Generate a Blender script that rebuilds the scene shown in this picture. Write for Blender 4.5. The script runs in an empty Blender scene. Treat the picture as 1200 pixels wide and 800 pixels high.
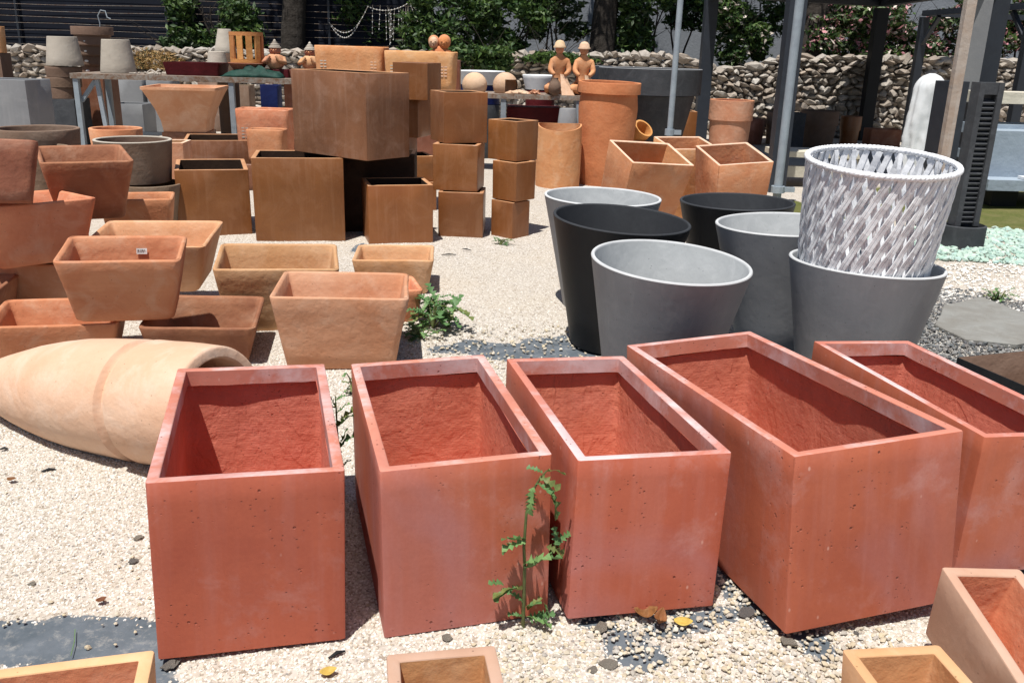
import bpy, bmesh, math, random
import numpy as np
from mathutils import Vector, Matrix, Euler, noise
R = math.radians
random.seed(7)
SC = bpy.context.scene
COL = SC.collection

# ------------------------------------------------------------------ camera
CAM_H = 1.6
PITCH = math.atan(342 / 1050)
ROLL = 0.027
FPX = 1050.0
fwd = Vector((0, math.cos(PITCH), -math.sin(PITCH)))
r0 = Vector((1, 0, 0)); u0 = Vector((0, math.sin(PITCH), math.cos(PITCH)))
rgt = math.cos(ROLL) * r0 + math.sin(ROLL) * u0
up = -math.sin(ROLL) * r0 + math.cos(ROLL) * u0
cd = bpy.data.cameras.new('camera'); cam = bpy.data.objects.new('camera', cd); COL.objects.link(cam)
cam.matrix_world = Matrix(((rgt.x, up.x, -fwd.x, 0), (rgt.y, up.y, -fwd.y, 0), (rgt.z, up.z, -fwd.z, CAM_H), (0, 0, 0, 1)))
cd.sensor_width = 36; cd.lens = 36 * FPX / 1200; cd.clip_start = .05; cd.clip_end = 500
SC.camera = cam

# ------------------------------------------------------------------ light
sun_dir = Vector((-0.15, -0.31, 1.0)).normalized()          # towards the sun
elev = math.asin(sun_dir.z); azim = math.atan2(sun_dir.x, sun_dir.y)
W = bpy.data.worlds.new('World'); SC.world = W; W.use_nodes = True
wn = W.node_tree; bg = wn.nodes['Background']
sky = wn.nodes.new('ShaderNodeTexSky'); sky.sky_type = 'NISHITA'; sky.sun_disc = False
sky.sun_elevation = elev; sky.sun_rotation = azim
wn.links.new(sky.outputs[0], bg.inputs[0]); bg.inputs[1].default_value = 0.06
sl = bpy.data.lights.new('sun', 'SUN'); sl.energy = 5.0; sl.angle = R(.53); sl.color = (1, .965, .905)
so = bpy.data.objects.new('sun', sl); COL.objects.link(so)
so.rotation_euler = sun_dir.to_track_quat('Z', 'Y').to_euler()
SC.view_settings.view_transform = 'Standard'; SC.view_settings.look = 'None'
SC.view_settings.exposure = 0.27; SC.view_settings.gamma = 1
SC.cycles.max_bounces = 6

# ------------------------------------------------------------------ helpers
def at(px, py, z=None, y=None):
    """world point seen at a photo pixel, at a height z or a distance y"""
    d = fwd + (px - 600) / FPX * rgt - (py - 400) / FPX * up
    t = (z - CAM_H) / d.z if z is not None else y / d.y
    return Vector((0, 0, CAM_H)) + t * d

def sock(n, *names):
    for a in names:
        if a in n.inputs: return n.inputs[a]

class NT:
    def __init__(s, name):
        s.m = bpy.data.materials.new(name); s.m.use_nodes = True; s.t = s.m.node_tree
        s.b = s.t.nodes['Principled BSDF']; s.L = s.t.links.new
    def n(s, typ, **k):
        a = s.t.nodes.new(typ)
        for q, v in k.items(): setattr(a, q, v)
        return a
    def coord(s, rnd=True, scale=(1, 1, 1), src='Object'):
        tc = s.n('ShaderNodeTexCoord'); mp = s.n('ShaderNodeMapping'); s.L(tc.outputs[src], mp.inputs[0])
        mp.inputs['Scale'].default_value = scale
        if rnd:
            oi = s.n('ShaderNodeObjectInfo'); mu = s.n('ShaderNodeMath', operation='MULTIPLY'); mu.inputs[1].default_value = 57
            s.L(oi.outputs['Random'], mu.inputs[0]); s.L(mu.outputs[0], mp.inputs['Location'])
        return mp.outputs[0]
    def noise(s, co, scale, detail=5, rough=.55, dist=0):
        a = s.n('ShaderNodeTexNoise'); s.L(co, a.inputs['Vector']); a.inputs['Scale'].default_value = scale
        a.inputs['Detail'].default_value = detail; a.inputs['Roughness'].default_value = rough
        a.inputs['Distortion'].default_value = dist
        return a.outputs[0]
    def vor(s, co, scale, feature='F1', out=0):
        a = s.n('ShaderNodeTexVoronoi', feature=feature); s.L(co, a.inputs['Vector']); a.inputs['Scale'].default_value = scale
        return a.outputs[out]
    def mr(s, v, a, b, c=0., d=1.):
        m = s.n('ShaderNodeMapRange'); m.inputs[1].default_value = a; m.inputs[2].default_value = b
        m.inputs[3].default_value = c; m.inputs[4].default_value = d; s.L(v, m.inputs[0]); return m.outputs[0]
    def math(s, op, a, b):
        m = s.n('ShaderNodeMath', operation=op)
        for i, v in enumerate((a, b)):
            if isinstance(v, (int, float)): m.inputs[i].default_value = v
            else: s.L(v, m.inputs[i])
        return m.outputs[0]
    def mix(s, f, a, b):
        m = s.n('ShaderNodeMix', data_type='RGBA')
        for i, v in ((0, f), (6, a), (7, b)):
            if isinstance(v, (int, float)): m.inputs[i].default_value = v
            elif isinstance(v, tuple): m.inputs[i].default_value = (*v, 1) if len(v) == 3 else v
            else: s.L(v, m.inputs[i])
        return m.outputs[2]
    def hsv(s, col, val_lo=.85, val_hi=1.12, hue=.01):
        oi = s.n('ShaderNodeObjectInfo'); h = s.n('ShaderNodeHueSaturation')
        s.L(s.mr(oi.outputs['Random'], 0, 1, val_lo, val_hi), h.inputs['Value'])
        x = s.math('FRACT', s.math('MULTIPLY', oi.outputs['Random'], 7.3), 0)
        s.L(s.mr(x, 0, 1, .5 - hue, .5 + hue), h.inputs['Hue'])
        s.L(col, h.inputs['Color']); return h.outputs[0]
    def bump(s, h, dist, strength=1, prev=None):
        b = s.n('ShaderNodeBump'); b.inputs['Distance'].default_value = dist; b.inputs['Strength'].default_value = strength
        s.L(h, b.inputs['Height'])
        if prev is not None: s.L(prev, b.inputs['Normal'])
        return b.outputs[0]
    def done(s, col, rough=.8, normal=None, metal=0, spec=.5):
        if isinstance(col, tuple): s.b.inputs['Base Color'].default_value = (*col, 1)
        else: s.L(col, s.b.inputs['Base Color'])
        if isinstance(rough, (int, float)): s.b.inputs['Roughness'].default_value = rough
        else: s.L(rough, s.b.inputs['Roughness'])
        s.b.inputs['Metallic'].default_value = metal
        s.b.inputs['Specular IOR Level'].default_value = spec
        if normal is not None: s.L(normal, s.b.inputs['Normal'])
        return s.m

def clay(name, c, dark, pale, scale=3.2, rough=.85, spec=.25, bump=.0015, pale_amt=.5, streak=.0, val=(.85, 1.12), hue=.012, brush=True):
    t = NT(name); co = t.coord()
    n1 = t.noise(co, scale, 6, .6, .6)
    col = t.mix(t.mr(n1, .35, .65), c, dark)
    n2 = t.noise(co, scale * 1.7, 7, .65, 1.2)
    col = t.mix(t.mr(n2, .5, .78, 0, pale_amt), col, pale)
    if streak:
        cs = t.coord(scale=(14, 14, 1.1)); n3 = t.noise(cs, 1.6, 4, .6)
        col = t.mix(t.mr(n3, .52, .75, 0, streak), col, pale)
    if brush:
        cb = t.coord(scale=(1.2, 1.2, 22)); n4 = t.noise(cb, 3, 4, .6)
        col = t.mix(t.mr(n4, .35, .75, 0, .28), col, dark)
    fine = t.noise(co, 60, 4, .7)
    col = t.mix(t.mr(fine, .3, .8, 0, .16), col, dark)
    sp = t.vor(co, 26); msk = t.math('LESS_THAN', sp, .07)
    col = t.mix(t.math('MULTIPLY', msk, .55), col, tuple(v * .35 for v in dark))
    col = t.hsv(col, *val, hue)
    bn = t.bump(t.noise(co, 35, 5, .6), bump * 2.2); bn = t.bump(t.noise(co, 6, 3, .5), bump * 7, 1, bn)
    return t.done(col, rough, bn, 0, spec)

M = {}
M['terracotta'] = clay('terracotta', (.66, .325, .165), (.54, .22, .10), (.70, .48, .33), pale_amt=.6)
M['terracotta_orange'] = clay('terracotta_orange', (.60, .27, .105), (.50, .20, .07), (.66, .38, .2), pale_amt=.35)
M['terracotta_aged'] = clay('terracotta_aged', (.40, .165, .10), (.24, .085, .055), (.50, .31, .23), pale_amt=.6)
M['terracotta_pale'] = clay('terracotta_pale', (.66, .49, .345), (.60, .39, .24), (.70, .57, .45), scale=2.2, pale_amt=.8)
M['terracotta_pink'] = clay('terracotta_pink', (.61, .355, .215), (.52, .255, .13), (.70, .52, .385), pale_amt=.5)
M['brown_glaze'] = clay('brown_glaze', (.25, .096, .030), (.195, .068, .019), (.36, .19, .105), scale=2.0, rough=.38, spec=.5, bump=.0006, pale_amt=.5, streak=.3, brush=False, hue=.002, val=(.85, 1.15))
M['brown_dull'] = clay('brown_dull', (.25, .097, .052), (.18, .064, .032), (.38, .22, .165), scale=2.6, rough=.5, spec=.45, bump=.0008, pale_amt=.5, streak=.35, brush=False)
M['brown_dark'] = clay('brown_dark', (.045, .022, .012), (.03, .015, .009), (.08, .045, .028), scale=4, rough=.8, bump=.001, hue=.002, brush=False)  # near-black brown for inner walls; on the box under the cube, painted shade
M['tan'] = clay('tan_clay', (.66, .40, .215), (.60, .33, .165), (.70, .50, .33), scale=4, bump=.0006, brush=False, hue=.006)
M['tan_pink'] = clay('tan_pink_clay', (.56, .36, .26), (.47, .28, .19), (.62, .45, .36), scale=2.5, bump=.0005, brush=False, hue=.005)
M['brown_rim'] = clay('brown_rim', (.54, .29, .15), (.44, .21, .10), (.62, .42, .28), scale=7, rough=.6, bump=.0006, pale_amt=.6, hue=.003, brush=False)
M['pale_rim'] = clay('pale_rim', (.70, .50, .37), (.64, .41, .28), (.74, .60, .49), scale=6, pale_amt=.6, hue=.004, brush=False)
M['taupe'] = clay('taupe_clay', (.235, .17, .125), (.19, .12, .08), (.33, .27, .22), scale=2.5, pale_amt=.5)
M['taupe_pale'] = clay('taupe_pale', (.50, .45, .385), (.45, .40, .335), (.56, .51, .45), scale=2.5, pale_amt=.4, hue=.004)
M['pot_brown'] = clay('pot_brown', (.20, .13, .095), (.16, .10, .07), (.27, .19, .145), scale=2.5, pale_amt=.4, hue=.004)
M['grey'] = clay('grey_fibrecement', (.245, .25, .262), (.205, .21, .222), (.32, .322, .325), scale=1.6, rough=.6, spec=.35, bump=.0004, pale_amt=.6, streak=.3, brush=False, val=(.95, 1.05), hue=.002)
M['grey_inner'] = clay('grey_inner', (.44, .455, .46), (.36, .375, .385), (.58, .59, .595), scale=3.4, rough=.85, bump=.0006, pale_amt=.6, brush=False, val=(.97, 1.03), hue=.001)
M['grey_rim'] = clay('grey_rim', (.58, .59, .6), (.5, .51, .52), (.66, .66, .66), scale=6, rough=.7, bump=.0004, brush=False, hue=.001)
M['black'] = clay('black_fibrecement', (.012, .0125, .015), (.009, .0095, .011), (.022, .024, .028), scale=2, rough=.55, spec=.35, bump=.0003, pale_amt=.4, brush=False, hue=.002)
M['black_inner'] = clay('black_inner', (.038, .041, .047), (.03, .032, .037), (.06, .066, .072), scale=3, rough=.75, bump=.0004, brush=False, hue=.002)
M['grey_block'] = clay('grey_block', (.23, .235, .24), (.2, .205, .215), (.27, .275, .28), scale=2, rough=.8, bump=.0005, brush=False, hue=.002)
M['charcoal'] = clay('charcoal', (.062, .065, .072), (.045, .048, .054), (.115, .12, .13), scale=5, rough=.7, bump=.001, pale_amt=.6, hue=.002, brush=False)
M['dark_steel'] = clay('dark_steel', (.022, .028, .040), (.017, .021, .03), (.04, .048, .06), scale=3, rough=.5, spec=.5, bump=.0002, brush=False, hue=.002)
M['black_steel'] = clay('black_steel', (.008, .009, .011), (.006, .007, .009), (.015, .016, .018), scale=3, rough=.6, spec=.3, bump=.0002, brush=False, hue=.002)
M['galvanised'] = clay('galvanised_steel', (.30, .35, .39), (.24, .28, .32), (.40, .44, .47), scale=8, rough=.45, spec=.6, bump=.0002, brush=False, hue=.004)
M['rusty'] = clay('rusty_steel', (.27, .25, .22), (.16, .085, .045), (.4, .4, .38), scale=14, rough=.75, bump=.0008, pale_amt=.6, hue=.003, brush=False)
M['white'] = clay('white_resin', (.74, .75, .76), (.66, .68, .70), (.82, .82, .82), scale=5, rough=.55, bump=.0004, pale_amt=.5, brush=False, hue=.001)
M['white_plastic'] = clay('white_plastic_wicker', (.84, .845, .86), (.74, .75, .78), (.88, .88, .885), scale=9, rough=.5, bump=.0008, pale_amt=.6, hue=.003, val=(.88, 1.05), brush=False)
M['cream'] = clay('cream_board', (.60, .56, .46), (.52, .48, .39), (.68, .65, .57), scale=6, rough=.8, hue=.002, brush=False)
M['shelf_blue'] = clay('grey_blue_board', (.30, .36, .42), (.26, .31, .37), (.36, .42, .48), scale=3, rough=.7, hue=.002, brush=False)
M['wood'] = clay('weathered_wood', (.50, .46, .42), (.40, .30, .23), (.60, .58, .55), scale=3, rough=.85, streak=.5, hue=.003)
M['dark_red'] = clay('dark_red', (.10, .006, .010), (.07, .004, .007), (.16, .012, .016), scale=3, rough=.6, hue=.002, brush=False)
M['blue'] = clay('blue_plastic', (.010, .02, .11), (.008, .014, .08), (.02, .035, .15), scale=3, rough=.5, hue=.002, brush=False)
M['green_cloth'] = clay('green_cloth', (.012, .06, .045), (.008, .035, .028), (.04, .12, .09), scale=9, rough=.7, hue=.002, brush=False)
M['slate'] = clay('slate', (.27, .27, .255), (.22, .21, .19), (.35, .35, .33), scale=4, rough=.9, bump=.002, hue=.002, brush=False)
M['dead_leaf'] = clay('dead_leaf', (.22, .085, .03), (.13, .05, .02), (.32, .16, .06), scale=40, rough=.7, hue=.01, brush=False)
M['yellow_leaf'] = clay('yellow_leaf', (.52, .38, .08), (.42, .28, .06), (.6, .5, .2), scale=40, rough=.7, hue=.005, brush=False)
M['earth'] = clay('earth_fill', (.20, .165, .13), (.12, .10, .08), (.33, .29, .24), scale=14, rough=.95, bump=.02, brush=False)
M['bark'] = clay('bark', (.045, .038, .032), (.025, .02, .016), (.09, .08, .07), scale=9, rough=.95, bump=.006, streak=.5, hue=.004)
M['label'] = clay('label_white', (.75, .75, .73), (.72, .72, .7), (.8, .8, .8), hue=.001, brush=False)
M['ink'] = clay('ink', (.05, .05, .06), (.04, .04, .05), (.07, .07, .08), hue=.001, brush=False)

def red_cement(name, inner=False, rim=False):
    t = NT(name); co = t.coord()
    c = t.mix(t.mr(t.noise(co, 2.2, 5, .6, .5), .35, .65), (.455, .122, .064), (.385, .096, .053))
    cs = t.coord(scale=(16, 16, 1.0)); st = t.noise(cs, 1.1, 4, .6)
    c = t.mix(t.mr(st, .48, .75, 0, .36), c, (.47, .20, .165))
    c = t.mix(t.mr(t.noise(co, 1.5, 4, .5, .8), .50, .72, 0, .5), c, (.40, .20, .215))
    # whitish salt bloom in patches
    bl = t.noise(co, 3.2, 7, .72, .25)
    c = t.mix(t.mr(bl, .54, .74, 0, .32 if not inner else .12), c, (.60, .43, .42))
    fine = t.noise(co, 90, 3, .7); c = t.mix(t.mr(fine, .35, .8, 0, .2), c, (.26, .05, .032))
    if rim:   # paler rim: sunlight painted into the colour, plus whitish salt bloom
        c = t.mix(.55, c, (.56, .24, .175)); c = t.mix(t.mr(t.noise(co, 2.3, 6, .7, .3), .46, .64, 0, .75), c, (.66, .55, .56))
    if inner: c = t.mix(.7, c, (.60, .205, .14))
    # air holes of several sizes
    h1 = t.vor(co, 24); h2 = t.vor(t.coord(scale=(1, 1, 1.6)), 47)
    gate = t.mr(t.noise(co, 5, 3, .6), .50, .60)
    p1 = t.mr(h1, .055, .11, 1, 0); p2 = t.math('MULTIPLY', t.mr(h2, .07, .14, 1, 0), gate)
    pit = t.math('MAXIMUM', t.math('MULTIPLY', p1, gate), p2)
    c = t.mix(t.math('MULTIPLY', pit, .75), c, (.11, .022, .016))
    lt = t.vor(t.coord(scale=(1, 1, .6)), 15); lp = t.mr(lt, .035, .075, 1, 0)
    c = t.mix(t.math('MULTIPLY', lp, .65), c, (.58, .33, .27))
    bn = t.bump(t.math('MULTIPLY', pit, -1), .004)
    bn = t.bump(t.noise(co, 25, 5, .6), .0011 if not inner else .006, 1, bn)
    if inner:
        cr = t.coord(scale=(3, 3, 60)); bn = t.bump(t.noise(cr, 4, 3, .6, 1.5), .0016, 1, bn)
        cw = t.noise(t.coord(scale=(1, 1, 1.6)), 4, 4, .55, 1.2); bn = t.bump(cw, .004, 1, bn)
        sm = t.noise(t.coord(scale=(1, 1, .45)), 2.6, 6, .5, 2.2); bn = t.bump(t.mr(sm, .5, .53), .0016, 1, bn); bn = t.bump(t.mr(t.noise(t.coord(scale=(2, 2, 1)), 3.1, 3, .4, 1.5), .56, .6), .001, 1, bn)
        c = t.mix(t.mr(cw, .35, .6, 0, .6), c, (.48, .145, .085))
    cd_ = t.mr(t.noise(t.coord(scale=(1, 1, .35)), 3.3, 5, .65, .6), .5, .68, 0, .3); c = t.mix(cd_, c, (.30, .075, .05)); c = t.hsv(c, .97, 1.12, .003)
    return t.done(c, .62 if not inner else .85, bn, 0, .35)
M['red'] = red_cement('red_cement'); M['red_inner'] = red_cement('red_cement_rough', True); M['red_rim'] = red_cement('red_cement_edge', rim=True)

def leaf_mat(name, a, b, rough=.55, dry=None):
    t = NT(name); co = t.coord(rnd=True)
    c = t.mix(t.mr(t.noise(co, 5, 3, .6), .35, .65), a, b)
    c = t.mix(t.mr(t.noise(co, 40, 2, .6), .3, .7), c, tuple(v * 1.6 for v in a))
    t.done(c, rough, None, 0, .4)
    try:
        t.b.inputs['Transmission Weight'].default_value = 0
        t.b.inputs['Subsurface Weight'].default_value = 0
    except Exception: pass
    # thin leaves pass some light
    tr = t.n('ShaderNodeBsdfTranslucent'); t.L(c, tr.inputs[0]); mx = t.n('ShaderNodeMixShader'); mx.inputs[0].default_value = .25
    out = t.t.nodes['Material Output']; t.L(t.b.outputs[0], mx.inputs[1]); t.L(tr.outputs[0], mx.inputs[2]); t.L(mx.outputs[0], out.inputs[0])
    return t.m
M['leaf'] = leaf_mat('leaf_green', (.048, .09, .02), (.11, .16, .038))
M['leaf_dark'] = leaf_mat('leaf_dark', (.022, .05, .014), (.04, .085, .02))
M['leaf_weed'] = leaf_mat('leaf_weed', (.065, .14, .045), (.13, .24, .10))
M['leaf_weed2'] = leaf_mat('leaf_weed_light', (.11, .21, .07), (.20, .30, .12))
M['leaf_weed3'] = leaf_mat('leaf_weed_dry', (.10, .14, .04), (.24, .22, .08))
M['leaf_grey'] = leaf_mat('leaf_olive', (.06, .085, .045), (.10, .125, .06))
M['petal'] = leaf_mat('petal_pink', (.55, .24, .28), (.62, .38, .36))
M['petal_white'] = leaf_mat('petal_white', (.6, .52, .45), (.65, .6, .55))
M['stalk'] = leaf_mat('stalk', (.10, .13, .045), (.10, .07, .035))
M['straw'] = leaf_mat('straw', (.36, .24, .10), (.28, .17, .07))

def link(o, parent=None):
    COL.objects.link(o)
    if parent is not None: o.parent = parent
    return o
def props(o, label=None, cat=None, group=None, kind=None):
    if label: o['label'] = label
    if cat: o['category'] = cat
    if group: o['group'] = group
    if kind: o['kind'] = kind
    return o
def empty(name, loc, rot=(0, 0, 0), **k):
    o = bpy.data.objects.new(name, None); link(o); o.location = loc; o.rotation_euler = rot; o.empty_display_size = .1
    return props(o, **k)
def mesh_obj(name, verts, faces, mat, parent=None, smooth=True, angle=35, matidx=None, mats=None, loc=None, rot=None):
    me = bpy.data.meshes.new(name); me.from_pydata([tuple(v) for v in verts], [], faces)
    for m_ in (mats or [mat]): me.materials.append(m_)
    if matidx is not None: me.polygons.foreach_set('material_index', matidx)
    if smooth:
        me.polygons.foreach_set('use_smooth', [True] * len(me.polygons)); me.set_sharp_from_angle(angle=R(angle))
    me.update()
    o = bpy.data.objects.new(name, me); link(o, parent)
    if loc is not None: o.location = loc
    if rot is not None: o.rotation_euler = rot
    return o

class MB:
    def __init__(s): s.v = []; s.f = []
    def add(s, v, f):
        k = len(s.v); s.v += [Vector(q) for q in v]; s.f += [tuple(i + k for i in q) for q in f]
    def box(s, c, size, rot=None):
        c = Vector(c); h = Vector(size) / 2; m = Euler(rot).to_matrix() if rot else Matrix.Identity(3)
        v = [c + m @ Vector((sx * h.x, sy * h.y, sz * h.z)) for sz in (-1, 1) for sx, sy in ((-1, -1), (1, -1), (1, 1), (-1, 1))]
        s.add(v, [(3, 2, 1, 0), (4, 5, 6, 7), (0, 1, 5, 4), (1, 2, 6, 5), (2, 3, 7, 6), (3, 0, 4, 7)])
    def bar(s, a, b, w, d=None):
        a = Vector(a); b = Vector(b); d = d or w; z = (b - a).normalized()
        x = z.cross(Vector((0, 1, 0)) if abs(z.y) < .9 else Vector((1, 0, 0))).normalized(); y = z.cross(x)
        v = [p + sx * x * w / 2 + sy * y * d / 2 for p in (a, b) for sx, sy in ((-1, -1), (1, -1), (1, 1), (-1, 1))]
        s.add(v, [(3, 2, 1, 0), (4, 5, 6, 7), (0, 1, 5, 4), (1, 2, 6, 5), (2, 3, 7, 6), (3, 0, 4, 7)])
    def tube(s, pts, rad, n=8, cap=True):
        pts = [Vector(p) for p in pts]; k0 = len(s.v); rs = rad if isinstance(rad, (list, tuple)) else [rad] * len(pts)
        px = None
        for i, p in enumerate(pts):
            t = (pts[min(i + 1, len(pts) - 1)] - pts[max(i - 1, 0)]).normalized()
            if px is None: px = t.cross(Vector((0, 1, .13))).normalized()
            px = (px - t * px.dot(t)).normalized(); py = t.cross(px)
            s.v += [p + rs[i] * (math.cos(2 * math.pi * j / n) * px + math.sin(2 * math.pi * j / n) * py) for j in range(n)]
        for i in range(len(pts) - 1):
            for j in range(n):
                a = k0 + i * n + j; b = k0 + i * n + (j + 1) % n; s.f.append((a, b, b + n, a + n))
        if cap: s.f.append(tuple(k0 + j for j in reversed(range(n)))); s.f.append(tuple(k0 + (len(pts) - 1) * n + j for j in range(n)))
    def lathe(s, prof, n=24, squash=1, c=(0, 0, 0)):
        k0 = len(s.v)
        for r_, z in prof:
            s.v += [Vector((c[0] + r_ * math.cos(2 * math.pi * j / n), c[1] + squash * r_ * math.sin(2 * math.pi * j / n), c[2] + z)) for j in range(n)]
        for i in range(len(prof) - 1):
            for j in range(n):
                a = k0 + i * n + j; b = k0 + i * n + (j + 1) % n; s.f.append((a, b, b + n, a + n))
        s.f.append(tuple(k0 + j for j in reversed(range(n)))); s.f.append(tuple(k0 + (len(prof) - 1) * n + j for j in range(n)))
    def ellipsoid(s, c, r, n=12, m=8, rot=None):
        q = Euler(rot).to_matrix() if rot else Matrix.Identity(3); k0 = len(s.v); c = Vector(c)
        for i in range(m + 1):
            th = math.pi * (i + .001) / (m + .002)
            for j in range(n):
                ph = 2 * math.pi * j / n
                s.v.append(c + q @ Vector((r[0] * math.sin(th) * math.cos(ph), r[1] * math.sin(th) * math.sin(ph), r[2] * math.cos(th))))
        for i in range(m):
            for j in range(n):
                a = k0 + i * n + j; b = k0 + i * n + (j + 1) % n; s.f.append((a, a + n, b + n, b))
    def build(s, name, mat, parent=None, smooth=True, angle=35, loc=None, rot=None):
        return mesh_obj(name, s.v, s.f, mat, parent, smooth, angle, loc=loc, rot=rot)

def ring(hw, hd, z, rc, nc, ns):
    """closed loop of a rounded rectangle"""
    P = []; rc = max(min(rc, hw - 1e-4, hd - 1e-4), 1e-4)
    cs = [(hw - rc, hd - rc, 0), (-hw + rc, hd - rc, 90), (-hw + rc, -hd + rc, 180), (hw - rc, -hd + rc, 270)]
    for i, (cx, cy, a0) in enumerate(cs):
        for k in range(nc + 1):
            a = R(a0 + 90 * k / nc); P.append((cx + rc * math.cos(a), cy + rc * math.sin(a), z))
        nx, ny, na = cs[(i + 1) % 4]; e = P[-1]; b = R(na); q = (nx + rc * math.cos(b), ny + rc * math.sin(b))
        for k in range(1, ns): P.append((e[0] + (q[0] - e[0]) * k / ns, e[1] + (q[1] - e[1]) * k / ns, z))
    return P
def loft(secs, nc=3, ns=4, seed=0, wob=0, wob_s=3, cap0=True, cap1=True):
    """secs: (hw, hd, z, rc[, noise]) from outside bottom over the rim to inside bottom"""
    V = []; F = []; n = None
    for s_ in secs:
        P = ring(s_[0], s_[1], s_[2], s_[3], nc, ns); n = len(P)
        amp = s_[4] if len(s_) > 4 else wob
        for p in P:
            v = Vector(p)
            if amp: v += amp * noise.noise_vector(v * wob_s + Vector((seed * 3.7, seed * 1.3, seed)))
            V.append(v)
    for i in range(len(secs) - 1):
        for j in range(n):
            a = i * n + j; b = i * n + (j + 1) % n; F.append((a, b, b + n, a + n))
    if cap0: F.append(tuple(reversed(range(n))))
    if cap1: F.append(tuple((len(secs) - 1) * n + j for j in range(n)))
    return V, F
def lerp(a, b, t): return a + (b - a) * t

def tilt(b): return (b[8], b[9], b[3])          # tx, ty, yaw
def place(o, b):
    c, s = math.cos(b[3]), math.sin(b[3])
    Rx = Matrix.Rotation(b[8], 3, 'X'); Ry = Matrix.Rotation(b[9], 3, 'Y'); Rz = Matrix.Rotation(b[3], 3, 'Z')
    o.rotation_euler = (Rz @ Ry @ Rx).to_euler(); o.location = b[0:3]

# square-ish pots -----------------------------------------------------------
def pot_secs(w, d, h, tp, wall, lip=0, rc=.01, rr=.004, floor=.03, steps=4, step_in=0, wn=0, inner_n=0):
    ins = (w + d) / 4 * (1 - tp); W2, D2 = w / 2, d / 2
    def o(z, off=0): k = ins * (1 - z / h); return (W2 - k - off, D2 - k - off)
    S = []
    S.append((*o(0, rr), 0, rc)); 
    for i in range(steps + 1):
        z = lerp(rr, h - rr, i / steps); S.append((*o(z), z, rc, wn))
    S.append((*o(h, rr * .35), h - rr * .35, rc)); S.append((*o(h, rr * 1.2), h, rc))
    S.append((*o(h, wall - rr * 1.2), h, max(rc - wall * .5, .003))); S.append((*o(h, wall - rr * .3), h - rr * .4, max(rc - wall * .5, .003)))
    S.append((*o(h - rr, wall), h - rr, max(rc - wall * .5, .003)))
    lipi = len(S)
    if lip:
        S.append((*o(h - lip, wall), h - lip, max(rc - wall * .5, .003), inner_n * .3))
        S.append((*o(h - lip - .004, wall - step_in), h - lip - .004, .012, inner_n))
    z1 = h - (lip + .01 if lip else rr)
    for i in range(1, steps + 1):
        z = lerp(z1, floor, i / steps); S.append((*o(z, wall - step_in), z, max(rc - wall * .5, .008) if not lip else .02, inner_n))
    return S, lipi

def red_planter(b, label):
    x, y, z, yaw, w, d, h, tp, tx, ty = b
    e = empty('red_planter', (0, 0, 0), label=label, cat='planter', group='red rectangular cement planters in the front row'); place(e, b)
    S, li = pot_secs(w, d, h, tp, .030, lip=.055, rc=.006, rr=.003, floor=.04, steps=8, step_in=.016, inner_n=.011)
    V, F = loft(S[:li - 4], 2, 10, seed=x, wob=.0006, wob_s=9, cap1=False); mesh_obj('shell', V, F, M['red'], e, angle=40)
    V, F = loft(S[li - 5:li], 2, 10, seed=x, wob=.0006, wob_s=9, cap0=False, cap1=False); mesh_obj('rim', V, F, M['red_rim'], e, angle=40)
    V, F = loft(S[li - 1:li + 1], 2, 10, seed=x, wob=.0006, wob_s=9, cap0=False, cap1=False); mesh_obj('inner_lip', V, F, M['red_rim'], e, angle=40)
    sh = S[li:]
    # inner walls: rough and hollowed under the lip, rib noise
    V, F = loft(sh[1:], 2, 16, seed=x + 9, cap0=False, wob_s=3.2); mesh_obj('inner_wall', V, F, M['red_inner'], e, angle=60)
    V, F = loft([sh[0], sh[1]], 2, 16, seed=x + 9, cap0=False, cap1=False, wob_s=7); mesh_obj('lip_underside', V, F, M['red'], e, angle=40)
    for sx in (-1, 1):
        for sy in (-1, 1): mb = MB(); mb.box((sx * (w * tp / 2 - .06), sy * (d * tp / 2 - .06), -.008), (.05, .05, .018)); mb.build('foot', M['red'], e)
    e.location.z += .014
    return e

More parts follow.
